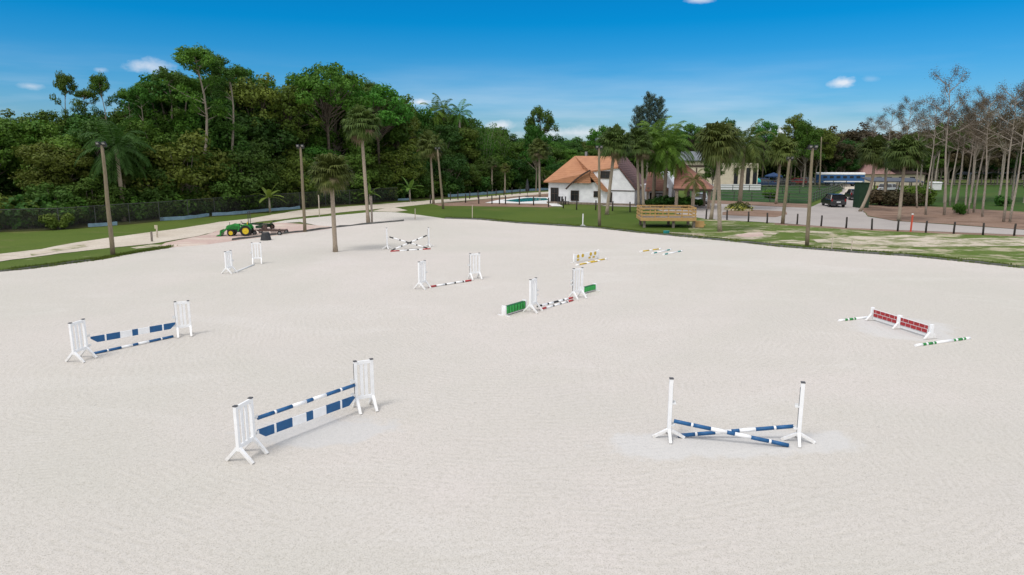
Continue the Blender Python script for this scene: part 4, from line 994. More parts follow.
def broad(name, h, crown_z, rx, rz, nc, per, leaf, mat='leaf_green', bark='bark_grey', cr=(.9, 1.6), tr=.22, bottom=-.6, shell=.55):
    t = empty(name); tm = MB(); Ps, Ns, Ss = [], [], []
    limb(tm, (0, 0, 0), (0, 0, crown_z), tr, tr*.6, 8, .04)
    for i in range(nc):
        while True:
            d = rng.normal(size=3); d /= np.linalg.norm(d)
            if d[2] > bottom: break
        rad = shell + (1-shell)*rng.random()
        wob = 1 + .22*math.sin(3*math.atan2(d[1], d[0])+i)
        c = np.array([d[0]*rx*rad*wob, d[1]*rx*rad*wob, crown_z + d[2]*rz*rad])
        r = rng.uniform(*cr)
        a, b_ = clump_pts(c, r, int(per*r*r), .7)
        Ps.append(a); Ns.append(b_); Ss.append(leaf*(.6+.8*rng.random(len(a))))
        s0 = max(crown_z*.35, crown_z - rz*.9 + rng.random()*rz*.8)
        limb(tm, (0, 0, s0), c, tr*.35, .03, 4)
    tm.build('trunk', bark, t, smooth=True)
    leaf_mesh('crown', np.concatenate(Ps), np.concatenate(Ns), np.concatenate(Ss), mat, parent=t)
    t['h'] = h; return t
def pine(name, h, n, seed=0):
    rs = random.Random(seed); t = empty(name); tm = MB(); Ps, Ns, Ss = [], [], []
    pts = [(.35*math.sin(k*.9+seed), .3*math.cos(k*.7+seed), h*k/8) for k in range(9)]
    tm.tube(pts, [.22*(1-.095*k) for k in range(9)], 7)
    for i in range(n):
        f = 1 - .42*(rs.random()**1.3) if i > 2 else .97; z = h*f; a = rs.random()*6.28
        ln = (.35 + 2.8*math.sin(math.pi*min(1, (1.03-f)/.5))**.8)*rs.uniform(.5, 1.15)
        k = min(7.99, f*8); p0 = Vector(pts[int(k)]).lerp(Vector(pts[int(k)+1]), k-int(k)); p0.z -= ln*.3
        tip = p0 + Vector((math.cos(a)*ln, math.sin(a)*ln, ln*rs.uniform(.25, .7)))
        limb(tm, p0, tip, .06, .02, 4, .25)
        for q in range(2):
            c = p0.lerp(tip, .72+.33*q) + Vector((rs.uniform(-.35, .35), rs.uniform(-.35, .35), rs.uniform(-.1, .3)))
            r_ = rs.uniform(.45, .95); x, y = clump_pts(c, r_, int(230*r_*r_)+40, .72, .5)
            Ps.append(x); Ns.append(y); Ss.append(.15*(.6+.8*rng.random(len(x))))
    tm.build('trunk', 'bark_grey', t, smooth=True)
    leaf_mesh('crown', np.concatenate(Ps), np.concatenate(Ns), np.concatenate(Ss), 'leaf_green', .35, parent=t)
    t['h'] = h*1.06; return t
def bare(name, h, leafy, seed, spread=.55, mat='leaf_brown', bark='bark_slim', trunk=.5, dens=3):
    rs = random.Random(seed); t = empty(name); tm = MB(); tips = []
    pts = [(.12*math.sin(k*1.1+seed), .1*math.cos(k+seed), h*.95*k/8) for k in range(9)]
    tm.tube(pts, [.20*(1-.11*k) for k in range(9)], 7)
    def grow(p, d, L, r, lev):
        q = p + d*L; mid = p.lerp(q, .5)+Vector((rs.uniform(-1, 1), rs.uniform(-1, 1), rs.uniform(-.3, .5)))*L*.08
        tm.tube([p, mid, q], [r, r*.75, r*.5], 4 if lev > 0 else 5, cap=False)
        if lev >= 3: tips.append((p, q)); return
        for k in range(dens if lev else dens+1):
            dd = (d + Vector((rs.uniform(-1, 1), rs.uniform(-1, 1), rs.uniform(-.35, .8)))*.8).normalized()
            grow(p.lerp(q, .35+.65*(k+1)/(dens+1)), dd, L*rs.uniform(.45, .7), r*.5, lev+1)
    n = 13
    for i in range(n):
        f = trunk + (.96-trunk)*i/(n-1); k = f*8/.95; ki = min(7, int(k)); p = Vector(pts[ki]).lerp(Vector(pts[ki+1]), min(1, k-ki))
        a = i*2.4+seed; el = .35+.7*(i/n)
        grow(p, Vector((math.cos(a)*spread*1.6, math.sin(a)*spread*1.6, el)).normalized(), h*.17*(1.25-.75*i/n)*rs.uniform(.8, 1.2), .05, 1)
    tm.build('trunk', bark, t, smooth=True)
    if leafy:
        leafy = int(leafy*1.7); Ps = []
        for p, q in tips:
            for j in range(leafy): Ps.append(np.array(p.lerp(q, rs.random()*1.1)) + rng.normal(size=3)*.28)
        Ps = np.array(Ps); leaf_mesh('crown', Ps, rng.normal(size=Ps.shape), .055*(.6+.9*rng.random(len(Ps))), mat, .6, parent=t)
    t['h'] = h; return t
def fan_palm(name, h, cr, nf, seed, dead=14, tr=.17, curve=0, mat='leaf_palm', sparse=False):
    rs = random.Random(seed); t = empty(name); tm = MB()
    pts = [(curve*math.sin(math.pi*k/10)*.5, 0, h*k/10) for k in range(11)]
    tm.tube(pts, [tr*(1.25 if k == 0 else 1.0-.018*k + (.02 if k % 2 else 0)) for k in range(11)], 10)
    tm.tube([(0, 0, h-.6), (0, 0, h-.1), (0, 0, h+.3)], [tr*1.1, tr*1.7, tr*.8], 9)
    tm.build('trunk', 'bark_palm', t, smooth=True)
    def fronds(n, lo, hi, size, mb_, droop):
        for i in range(n):
            a = i*2.399+rs.random()*.9; z = lo + (hi-lo)*((i+.5)/n) + rs.uniform(-.1, .1)
            el = math.asin(max(-1, min(1, z)))
            d = Vector((math.cos(a)*math.cos(el), math.sin(a)*math.cos(el), math.sin(el)))
            base = Vector((0, 0, h)); pet = cr*rs.uniform(.25, .66); c = base + d*pet; 
            mb_.beam(base, c, .03, .02)
            side = d.cross(Vector((0, 0, 1)));
            side = side.normalized() if side.length > .01 else Vector((1, 0, 0))
            fl = cr*rs.uniform(.34, .52)*size; ns = 17
            nrm = side.cross(d).normalized()
            for s in range(ns):
                th = (s/(ns-1)-.5)*R(230)
                dr = (d*math.cos(th) + side*math.sin(th)).normalized()
                ll = fl*(.75+.25*math.cos(th))*rs.uniform(.85, 1.1)
                w = ll*.07; pd = (side*math.cos(th) - d*math.sin(th)).normalized()
                m1 = c+dr*ll*.55 + nrm*.03*ll; tip = c+dr*ll + Vector((0, 0, -droop*ll*rs.uniform(.5, 1.2)))
                mb_.add([c, m1+pd*w, tip, m1-pd*w], [[0, 1, 2, 3]])
    m_ = MB(); fronds(int(nf*2.3), -.75, 1.0, 1.0, m_, .5); m_.build('crown', mat, t)
    if dead:
        m_ = MB(); fronds(dead, -.95, -.35, .75, m_, .45); m_.build('dead_fronds', 'leaf_dead', t)
    t['h'] = h; return t
def feather_palm(name, h, fl, nf, seed, tr=.17, mat='leaf_palm', bark='bark_palm', shaft=False, up=1.0):
    rs = random.Random(seed); t = empty(name); tm = MB()
    tm.tube([(0, 0, 0), (.05, 0, h*.5), (0, 0, h)], [tr*1.3, tr, tr*.85], 10); tm.build('trunk', bark, t, smooth=True)
    if shaft: m_ = MB(); m_.tube([(0, 0, h-.05), (0, 0, h+.4), (0, 0, h+1.1)], [tr*.9, tr*1.0, tr*.5], 9); m_.build('crownshaft', 'leaf_bright', t)
    zb = h + (.9 if shaft else 0); m_ = MB()
    for i in range(nf):
        a = i*2.399+rs.random()*.3; el = R(80) - (i/nf)*R(115)
        if up < 1: el = R(80)-(i/nf)*R(115)*up
        d = Vector((math.cos(a)*math.cos(el), math.sin(a)*math.cos(el), math.sin(el))); p = Vector((0, 0, zb)); ns = 14; L = fl*rs.uniform(.85, 1.1)
        g = .085; hz = Vector((math.cos(a), math.sin(a), 0)); sd = Vector((-math.sin(a), math.cos(a), 0)); prev = p
        dd = d.copy()
        for s in range(ns):
            dd = (dd + Vector((0, 0, -g*(1+s*.12)))).normalized(); q = prev+dd*L/ns
            m_.beam(prev, q, .035, .03)
            if s > 1:
                ll = L*.24*math.sin(math.pi*(s+1)/(ns+2))**.6
                for e in (-1, 1):
                    for sub in (0, .5):
                        b0 = prev.lerp(q, sub); out = (sd*e*.85 + dd*.45 + Vector((0, 0, -.25+rs.uniform(-.2, .1)))).normalized()
                        tip = b0+out*ll*rs.uniform(.8, 1.1)+Vector((0, 0, -.15*ll)); w = dd*L/ns*.20
                        m_.add([b0-w, b0+out*ll*.5+w*1.1, tip, b0+out*ll*.5-w*1.1], [[0, 1, 2, 3]])
            prev = q
    m_.build('crown', mat, t); t['h'] = h; return t
def bamboo(name, h, n, seed, mat='leaf_green'):
    rs = random.Random(seed); t = empty(name); tm = MB(); Ps = []
    for i in range(n):
        a = rs.random()*6.28; r = rs.random()*1.0; L = h*rs.uniform(.7, 1.05); ln = rs.uniform(.5, 2.6); pts = []
        for k in range(8):
            f = k/7; pts.append(Vector((math.cos(a)*(r+ln*f**2.2), math.sin(a)*(r+ln*f**2.2), L*(f-.10*f**4))))
        tm.tube(pts, [.05*(1-.12*k) for k in range(8)], 5, cap=False)
        for k in range(190):
            f = .25+.75*rs.random(); j = min(6, int(f*7)); p = pts[j].lerp(pts[j+1], f*7-j)
            Ps.append(np.array(p)+rng.normal(size=3)*np.array([.28, .28, .25]))
    tm.build('culms', 'bark_pale', t, smooth=True)
    Ps = np.array(Ps); leaf_mesh('foliage', Ps, rng.normal(size=Ps.shape)+[0, 0, .5], .17*(.6+.8*rng.random(len(Ps))), mat, .35, parent=t)
    t['h'] = h; return t
def casuarina(name, h, seed):
    rs = random.Random(seed); t = empty(name); tm = MB(); Ps, Ns, Ss = [], [], []
    for j, (bx, hh) in enumerate(((0, 1.0), (1.6, .96), (-1.6, .88))):
        tm.tube([(bx*.3, 0, h*.3), (bx, 0, h*.6), (bx, 0, h*hh)], [.14, .09, .02], 6)
        for i in range(34):
            f = .48+.5*i/33; z = h*hh*f; a = i*2.4+j; L = 1.9*(1.12-f)/.62*rs.uniform(.6, 1.1)+.25
            p = Vector((bx, 0, z)); q = p+Vector((math.cos(a)*L, math.sin(a)*L, L*.9))
            tm.tube([p, q], [.03, .01], 4, cap=False)
            c = np.array([p.lerp(q, rs.random()*.9+.15) for _ in range(300)]); c = c+rng.normal(size=c.shape)*.16
            Ps.append(c); Ns.append(rng.normal(size=c.shape)); Ss.append(.12*(.6+.8*rng.random(len(c))))
    tm.tube([(0, 0, 0), (0, 0, h*.4)], [.25, .15], 7)
    tm.build('trunk', 'bark_grey', t, smooth=True)
    leaf_mesh('crown', np.concatenate(Ps), np.concatenate(Ns), np.concatenate(Ss), 'leaf_blue', .25, parent=t); t['h'] = h; return t
def banana(name, h, seed):
    rs = random.Random(seed); t = empty(name); tm = MB(); tm.tube([(0, 0, 0), (0, 0, h*.5)], [.16, .10], 8); tm.build('stem', 'bark_pale', t, smooth=True)
    m_ = MB()
    for i in range(9):
        a = i*2.4; el = R(75-i*7); d = Vector((math.cos(a)*math.cos(el), math.sin(a)*math.cos(el), math.sin(el))); sd = Vector((-math.sin(a), math.cos(a), 0)); p = Vector((0, 0, h*.48)); L = h*.62; prev = None
        for s in range(8):
            w = .30*math.sin(math.pi*min(1, (s+.4)/7.6))**.7
            cur = [p-sd*w+Vector((0, 0, -.06)), p, p+sd*w+Vector((0, 0, -.06))]
            if prev: m_.add(prev+cur, [[0, 1, 4, 3], [1, 2, 5, 4]])
            prev = cur; d = (d+Vector((0, 0, -.17))).normalized(); p = p+d*L/7
    m_.build('leaves', 'leaf_bright', t); t['h'] = h; return t
def bush(name, r, h, per, leaf, mat, nc=9):
    t = empty(name); Ps, Ns, Ss = [], [], []; tm = MB()
    for i in range(nc):
        a = rng.random()*6.28; d = rng.random()**.6*r*.75; c = (math.cos(a)*d, math.sin(a)*d, h*(.25+.5*rng.random())); rr = r*rng.uniform(.35, .55)
        x, y = clump_pts(c, rr, int(per), .9); x[:, 2] = np.abs(x[:, 2])
        Ps.append(x); Ns.append(y); Ss.append(leaf*(.6+.8*rng.random(len(x)))); tm.tube([(0, 0, 0), c], [.05, .02], 4, cap=False)
    tm.build('stems', 'bark_dark', t); leaf_mesh('foliage', np.concatenate(Ps), np.concatenate(Ns), np.concatenate(Ss), mat, parent=t); t['h'] = h; return t

USED = set()
def put(src, base, top, label, cat, group=None, rz=None, wid=1.0, basez=0, lean_to=None, world=None):
    """place src (or a copy) with its foot at pixel base, its top at pixel row top"""
    b_ = world if world is not None else G(*base)
    o = src if src.name not in USED else copy_tree(src)
    USED.add(src.name)
    s = max(.15, VT(b_, top)/src['h']) if top is not None else 1
    o.location = b_; o.scale = (s*wid, s*wid, s)
    o.rotation_euler = (0, 0, random.random()*6.28 if rz is None else rz)
    if lean_to is not None:
        tx = onplane(lean_to, top, b_, Vector((0, 1, 0))).x
        o.rotation_euler = (0, math.atan2(tx-b_.x, s*src['h']), 0)
    tag(o, label, cat, group); return o
# sources ("h" is the height of the mesh)
B = [broad('forest_tree', 14, 8.4, 4.4, 5.0, 66, 175, .185, 'leaf_green', cr=(.8, 1.7)), broad('forest_tree', 14.2, 8.2, 4.6, 5.2, 66, 175, .185, 'leaf_olive', cr=(.8, 1.7)), broad('forest_tree', 13.6, 7.8, 4.5, 5.2, 66, 175, .185, 'leaf_dark', cr=(.8, 1.7)), broad('forest_tree', 14, 8.6, 3.8, 4.8, 56, 175, .175, 'leaf_green', cr=(.6, 1.4))]
LB = [broad('bushy_tree', 8, 3.9, 3.6, 3.9, 52, 180, .165, 'leaf_green', cr=(.8, 1.5), bottom=-.95), broad('bushy_tree', 8, 4.0, 3.4, 3.8, 50, 180, .165, 'leaf_dark', cr=(.7, 1.5), bottom=-.95), broad('bushy_tree', 8, 3.8, 3.6, 4.0, 50, 180, .165, 'leaf_olive', cr=(.8, 1.4), bottom=-.95)]
S = [broad('open_tree', 15, 10.6, 4.2, 3.8, 46, 170, .18, 'leaf_green', 'bark_dark', cr=(.6, 1.15), shell=.7, bottom=-.2), broad('open_tree', 15, 10.4, 3.0, 4.2, 38, 170, .18, 'leaf_olive', 'bark_dark', cr=(.6, 1.1), shell=.6)]
PN = [pine('pine_tree', 18, 22, 0), pine('pine_tree', 18, 17, 2)]
D = [bare('bare_tree', 16, 24, 1, .8, trunk=.50), bare('bare_tree', 16, 36, 5, .8, trunk=.55), bare('bare_tree', 15, 24, 9, .7, trunk=.60)]
RB = broad('russet_tree', 13, 7.6, 4.4, 4.8, 56, 120, .22, 'leaf_russet', 'bark_slim', cr=(.7, 1.5))
RO = broad('russet_tree', 15, 10.8, 3.8, 3.6, 34, 130, .17, 'leaf_russet', 'bark_slim', cr=(.6, 1.25), shell=.45, bottom=-.5)
GO = broad('open_tree', 15, 10.8, 3.6, 3.6, 34, 130, .17, 'leaf_olive', 'bark_slim', cr=(.6, 1.2), shell=.45, bottom=-.5)
BU = [bush('shrub', 1.6, 2.0, 260, .16, 'leaf_dark'), bush('shrub', 1.7, 1.8, 260, .16, 'leaf_green'), bush('shrub', 1.5, 2.4, 240, .17, 'leaf_olive'), bush('shrub', 1.5, 2.2, 150, .14, 'leaf_russet')]
FP = [fan_palm('fan_palm', 6, 1.5, 46, 3), fan_palm('fan_palm', 6, 1.5, 40, 8, 18)]

base_pts = [(-130, 240), (-60, 234), (0, 228), (60, 226.5), (130, 220.5), (200, 214.5), (250, 210.5), (300, 206.5), (350, 203), (400, 199.4), (450, 195.5), (500, 191.5), (560, 187.6), (620, 185)]
sky_pts = [(-200, 104), (0, 106), (40, 111), (75, 115), (100, 106), (140, 100), (160, 85), (185, 69), (210, 58), (235, 63), (255, 69), (275, 80), (300, 80), (330, 68), (350, 76), (375, 80), (400, 95), (430, 104), (450, 108), (480, 119), (520, 130), (560, 139), (620, 138)]
def interp(pts, x): return float(np.interp(x, [p[0] for p in pts], [p[1] for p in pts]))
wpts = [G(*p) for p in base_pts]
kinds = ['leafy evergreen tree in the dense wood left of the house', 'olive green tree in the dense wood left of the house', 'dark evergreen tree in the dense wood left of the house', 'slender leafy tree in the dense wood left of the house']
for row, (off, sp, lo, hi) in enumerate(((1.8, 3.6, .32, .60), (6.5, 4.8, .70, .92), (12, 5.4, .88, 1.0), (19, 6, .90, 1.0))):
    cum = 0
    for a, b_ in zip(wpts, wpts[1:]):
        L_ = (b_-a).length; nrm = Vector((-(b_-a).y, (b_-a).x, 0)).normalized()
        if nrm.y < 0: nrm = -nrm
        while cum < L_:
            w = a.lerp(b_, cum/L_) + nrm*(off+random.uniform(-1.2, 1.2))
            cum += sp*random.uniform(.8, 1.2)
            w.z = 0
            # pixel column
            px = 512 + F*w.x/(w.y*CP + H*SP)
            st = interp(sky_pts, px); top_h = VT(w, st)*random.uniform(lo, hi)
            ki = random.choices(range(4), (4, 2, 3, 3))[0]
            if row == 0: ki = random.choice((0, 2, 1)); src = LB[(0, 2, 1).index(ki)] if ki else LB[0]
            else: src = B[ki]
            o = src if src.name not in USED else copy_tree(src); USED.add(src.name)
            s = top_h/src['h']; wv = min(1.3, max(.8, s*1.08)); o.location = w; o.scale = (wv, wv, s); o.rotation_euler = (0, 0, random.random()*6.28)
            lab = kinds[ki] if row else ('bright', 'olive', 'dark')[ki] + ' green bushy tree in the front row of the left forest'
            tag(o, lab, 'tree', lab.replace(' tree', ' trees', 1))
        cum -= L_
# understorey
for i in range(62):
    px = -50 + i*10.6 + random.uniform(-4, 4)
    if px > 535: continue
    py = interp(base_pts, px) - random.uniform(-.6, 1.4); k = random.choice((0, 0, 1, 2))
    src = BU[k]; b_ = G(px, py); s = random.uniform(.7, 1.5)
    o = src if src.name not in USED else copy_tree(src); USED.add(src.name)
    o.location = b_; o.scale = (s*1.1, s*1.1, s); o.rotation_euler = (0, 0, random.random()*6)
    kk = ['dark undergrowth shrub at the foot of the left forest', 'mid green undergrowth shrub at the foot of the left forest', 'olive undergrowth shrub at the foot of the left forest'][k]
    tag(o, kk, 'shrub', kk + 's')
# skyline individuals
put(PN[0], (79, 214), 71, 'tall thin pine, leftmost of the pines above the left forest', 'tree', 'tall pines above the forest', wid=.6)
put(PN[1], (97, 213), 84, 'short dark pine between two taller ones above the left forest', 'tree', 'tall pines above the forest', wid=.8)
put(PN[0], (115, 213), 72, 'tall thin pine, second of the tall pair above the left forest', 'tree', 'tall pines above the forest', wid=.6)
put(PN[1], (141, 212), 86, 'pine with layered branches just left of the high forest crowns', 'tree', 'tall pines above the forest', wid=.8)
put(PN[0], (163, 210), 79, 'pine with layered branches beside the high forest crowns', 'tree', 'tall pines above the forest')
put(PN[1], (178, 211), 66, 'pine standing left of the highest treetop', 'tree', 'tall pines above the forest')
put(PN[0], (211, 213), 44, 'highest pine, its top the tallest point of the forest', 'tree', 'tall pines above the forest', wid=1.1)
put(PN[1], (238, 211), 61, 'pine standing right of the highest treetop', 'tree', 'tall pines above the forest', wid=1.1)
put(PN[0], (196, 210), 74, 'full pine leaning against the highest forest tree', 'tree', 'tall pines above the forest', wid=1.2)
for px, ty, w_, lb in ((222, 52, .9, 'slim pine just right of the highest pine'), (250, 65, .8, 'pine with loose tufts above the left centre of the forest'), (272, 77, .8, 'lower pine in the dip of the forest skyline'), (310, 74, .8, 'pine left of the round-topped open tree'),
        (352, 71, .85, 'pine right of the round-topped open tree'), (372, 80, .8, 'pine above the tall fan palm'), (152, 84, .7, 'slender pine at the left shoulder of the forest')):
    put(PN[px % 2], (px, interp(base_pts, px) - 6), ty, lb, 'tree', 'tall pines above the forest', wid=w_)
put(S[0], (331, 203), 59, 'open round-topped tree with sky showing through, behind the arena palm', 'tree', wid=.9)
put(S[1], (292, 204), 79, 'open airy tree with sky gaps between the pines and the round-topped tree', 'tree')
put(S[1], (262, 206), 70, 'open airy tree just right of the tallest pines', 'tree')
put(S[0], (60, 214), 108, 'open tree at the low left part of the skyline', 'tree')
put(S[1], (8, 216), 106, 'open tree at the far left of the skyline', 'tree')
put(S[0], (380, 200), 82, 'open crowned tree above the tall palm behind the apron', 'tree')
put(S[1], (400, 198), 92, 'airy tree left of the small bright cloud', 'tree')
put(S[0], (540, 190), 104, 'tall leafy tree standing alone against the sky left of the house', 'tree', wid=.62)
put(B[3], (536, 191), 122, 'low leafy tree under the tall lone tree left of the house', 'tree', wid=.8)

# palms
def palm(src, base, trunk_top, crown_r, label, tx=None, group='palms', rz=None):
    b_ = G(*base); h = VT(b_, trunk_top); o = src if src.name not in USED else copy_tree(src); USED.add(src.name)
    x = onplane(tx if tx is not None else base[0], trunk_top, b_, Vector((0, 1, 0))).x
    o.location = b_; s = h/src['h']; w = crown_r/1.5; 
    if src['h'] != 6: w = s
    o.scale = (w, w, s); o.rotation_euler = (0, math.atan2(x-b_.x, h), 0)
    for c in o.children: pass
    tag(o, label, 'palm tree', group); return o
def own_palm(base, trunk_top, cr_px, label, tx=None, seed=0, nf=46, dead=14, tr=.17, curve=0, name='fan_palm', mat='leaf_palm'):
    b_ = G(*base); h = VT(b_, trunk_top); x = onplane(tx if tx is not None else base[0], trunk_top, b_, Vector((0, 1, 0))).x
    L_ = math.hypot(h, x-b_.x); t = fan_palm(name, L_, cr_px*b_.y/690, nf, seed, dead, tr, curve, mat); t.location = b_
    t.rotation_euler = (0, math.atan2(x-b_.x, h), 0); USED.add(t.name); tag(t, label, 'palm tree', 'fan palms'); return t
own_palm((335.5, 252), 172, 24, 'short fan palm growing out of the arena sand', 331, 1, 60, 20, .17)
own_palm((368.3, 222.7), 124, 22, 'tall fan palm behind the arena edge, taller than the one in the sand', 361, 2, 60, 26, .18)
own_palm((433.6, 203.6), 145, 17, 'fan palm with slim trunk beside the light pole at the back', 430, 3, 46, 18, .16)
own_palm((539.8, 197), 150, 14, 'fan palm with pale trunk behind the pool, left of the house', 539, 4, 46, 22, .17)
own_palm((606.7, 214.6), 143, 20, 'leaning fan palm with thick dark crown in front of the orange roof', 615, 5, 70, 12, .2)
own_palm((639, 208), 139, 16, 'brown shaggy fan palm, left trunk of a close pair by the house', 637, 6, 36, 40, .18)
own_palm((643.5, 208.5), 146, 16, 'brown shaggy fan palm, right trunk of a close pair by the house', 641.5, 7, 30, 36, .18)
own_palm((719.8, 231.6), 143, 26, 'dense fan palm with pale straight trunk right of the deck', 717.8, 8, 80, 14, .19)
own_palm((711, 219.5), 150, 20, 'fan palm with dark leaning trunk crossing behind the pale trunk', 720, 9, 60, 14, .19)
own_palm((776, 204), 152, 19, 'fan palm with dark based trunk at the paddock edge', 781.5, 11, 60, 18, .18)
own_palm((898.8, 221), 153, 23, 'leaning fan palm with slim pale trunk before the open shed', 905.5, 12, 70, 10, .17)
own_palm((860, 211.5), 152, 19, 'fan palm with bent pale trunk beside the green shed', 874, 13, 60, 12, .19, 1.2)
own_palm((885, 204), 158, 14, 'short fan palm between the two leaning palms at right', 886, 14, 46, 12, .16)
t = feather_palm('feather_palm', VT(G(739, 209.5), 146), 4.2, 34, 5, .24); t.location = G(739, 209.5); t.rotation_euler = (0, R(1), 0); tag(t, 'feathery date palm growing in the round planter by the road', 'palm tree', 'feather palms'); USED.add(t.name)
t = feather_palm('feather_palm', VT(G(666, 207), 150), 4.6, 44, 6, .22, 'leaf_green'); t.location = G(664, 207); tag(t, 'large drooping feather palm hiding the middle of the white house', 'palm tree', 'feather palms'); USED.add(t.name)
t = feather_palm('feather_palm', VT(G(655, 205), 140), 4.2, 40, 16, .22, 'leaf_green'); t.location = G(653, 205.5); tag(t, 'tall drooping feather palm behind the close pair of shaggy palms', 'palm tree', 'feather palms'); USED.add(t.name)
t = feather_palm('feather_palm', VT(G(693, 210), 181), 2.2, 18, 7, .12, 'leaf_palm'); t.location = G(693, 210.5); tag(t, 'small feather palm in front of the carport roof', 'palm tree', 'feather palms'); USED.add(t.name)
rp_ = feather_palm('royal_palm', 14, 3.6, 20, 8, .22, 'leaf_green', 'bark_pale', True)
put(rp_, (460.5, 191), 119, 'royal palm with pale trunk rising above the forest left of the pool', 'palm tree', 'royal palms', rz=1)
put(rp_, (445, 191), 115, 'royal palm with hidden trunk, left of the pale trunked one', 'palm tree', 'royal palms', rz=3)
put(rp_, (436, 191.5), 118, 'royal palm, leftmost of three above the forest beside a small cloud', 'palm tree', 'royal palms', rz=5)
bm = bamboo('bamboo_clump', 14, 26, 3)
put(bm, (484, 191), 119, 'bamboo clump with spiky tops right of the royal palms', 'bamboo', 'bamboo clumps', rz=0)
put(bm, (500, 190), 122, 'bamboo clump with a culm arching to the right above the pool', 'bamboo', 'bamboo clumps', rz=2)
bn = banana('banana_plant', 4, 1)
put(bn, (270, 212.5), 182, 'banana plant with pale leaves behind the tractor', 'plant', 'banana plants')
put(bn, (410, 201.5), 176, 'banana plant with pale leaves left of the twin trunks', 'plant', 'banana plants')
put(bn, (370, 204.5), 183, 'small banana plant behind the trunk of the tall palm', 'plant', 'banana plants')
put(FP[0], (128, 219), 176, 'small fan palm in the undergrowth behind the leftmost light pole', 'palm tree', 'undergrowth palms')
put(FP[1], (345, 204), 172, 'small shaggy palm in the undergrowth between arena palm and tall palm', 'palm tree', 'undergrowth palms')
put(FP[0], (492, 193), 163, 'rounded fan palm at the forest foot above the pool mulch', 'palm tree', 'undergrowth palms')
put(FP[1], (505, 193.5), 168, 'fan palm at the forest foot above the pool, right one', 'palm tree', 'undergrowth palms')
# big palm behind leftmost pole
t = feather_palm('feather_palm', 7.5, 4.5, 26, 21, .2, 'leaf_dark'); t.location = G(124, 221); tag(t, 'dark feather palm in the forest behind the leftmost light pole', 'palm tree', 'feather palms'); USED.add(t.name)
cs = casuarina('feathery_conifer', 16, 4); put(cs, (646, 198), 95, 'blue green feathery conifer rising above the house palms', 'tree', rz=.2)

# far right wood
far_base = 181.0
for i in range(76):
    px = 545 + i*12 + random.uniform(-6, 6); w = G(px, 180.5 - random.uniform(0, 2.4))
    if px < 800: st = random.uniform(131, 139); src = random.choice((B[0], B[2], B[3], B[1]))
    else: st = random.uniform(120, 132); src = random.choice((RB, RB, RB, RB, RB, B[1]))
    lab = 'russet tree in the far wood behind the fields at right' if src is RB else 'green tree in the far wood behind house and fields'
    put(src, None, st, lab, 'tree', 'far wood, ' + ('russet' if src is RB else 'green') + ' trees', world=w, wid=1.15)
for i in range(56):
    px = 800 + i*10.5 + random.uniform(-5, 5); w = G(px, 184 + random.uniform(-.8, .6)); src = random.choice((B[2], RB, RB, RB))
    lab = 'russet tree in the far wood behind the fields at right' if src is RB else 'green tree in the far wood behind house and fields'
    put(src, None, random.uniform(130, 144), lab, 'tree', 'far wood, ' + ('russet' if src is RB else 'green') + ' trees', world=w, wid=1.1)
for px, py, ty, src, lab in ((690, 183.5, 122, S[0], 'open tree against the sky between the house palms and dense fan palm'), (803, 187, 117, B[3], 'green rounded tree above the paddock'), (790, 186, 111, S[1], 'airy leaning tree left of the green rounded tree'),
        (762, 183.5, 120, S[0], 'open flat-topped tree above the turquoise parasol'), (700, 183, 124, B[0], 'leafy tree behind the cream building'), (600, 190, 124, S[0], 'airy tree left of the leaning palm crown'),
        (815, 185, 124, B[1], 'olive tree beside the far utility pole'), (712, 196, 152, B[3], 'small leafy tree before the cream building wall'), (668, 184, 128, B[2], 'dark tree behind the drooping palms'), (722, 183.5, 118, B[2], 'dark tree behind the dense fan palm')):
    put(src, (px, py), ty, lab, 'tree', wid=.8 if src in (S[0], S[1], B[3]) else .9)
# slim bare trees, right
slim = [(916.5, 208, 919, 118, 2), (925, 215, 938, 104, 2), (943.7, 215.3, 950, 74, 0), (949, 206, 963, 112, 2), (955, 213, 970, 104, 1), (964.5, 213.7, 976, 112, 2), (968.7, 213.9, 978, 118, 1), (973, 212.6, 992, 100, 2), (983, 217, 990, 96, 1), (1003, 222, 1017, 88, 0), (1010.5, 222.4, 1030, 96, 1), (1034, 222, 1040, 92, 0)]
for i, (bx, by, tx, ty, k) in enumerate(slim):
    lab = 'tallest bare tree with open twiggy crown against the sky at right' if i == 2 else (f'slim pale bare tree, {NTH[i]} from the left in the roadside grove' if i < 11 else 'bare tree cut off by the right edge of the picture')
    put(D[k], (bx, by), ty, lab, 'tree', 'slim bare trees by the road', lean_to=tx, wid=.8)
for px, py, ty, k, lab in ((885, 186, 110, 0, 'bare russet tree on the skyline above the far pink roof'), (902, 187, 103, 1, 'bare tree on the skyline between the leaning palm and the tallest bare tree'), (870, 184, 119, 1, 'low bare tree on the skyline above the bent palm'),
        (1000, 187, 98, 1, 'bare tree on the skyline behind the grove, far right'), (1024, 188, 92, 0, 'bare tree on the skyline at the right edge'), (972, 188, 102, 0, 'bare tree on the skyline behind the middle of the grove'), (935, 187, 112, 1, 'bare tree on the skyline behind the left of the grove')):
    put(D[k], (px, py), ty, lab, 'tree', 'bare trees on the right skyline')
for px, py, ty, src in ((918, 203, 124, GO), (930, 200, 120, RO), (944, 203, 116, GO), (957, 200, 112, RO), (970, 203, 116, RO), (984, 200, 118, GO), (998, 203, 108, RO), (1012, 200, 116, GO), (1024, 203, 106, RO), (1038, 201, 108, GO)):
    lab = ('russet' if src is RO else 'olive green') + ' leafy tree filling the grove behind the slim trunks'
    put(src, (px, py), ty, lab, 'tree', 'leafy trees behind the slim trunks, ' + ('russet' if src is RO else 'olive'), wid=.85)
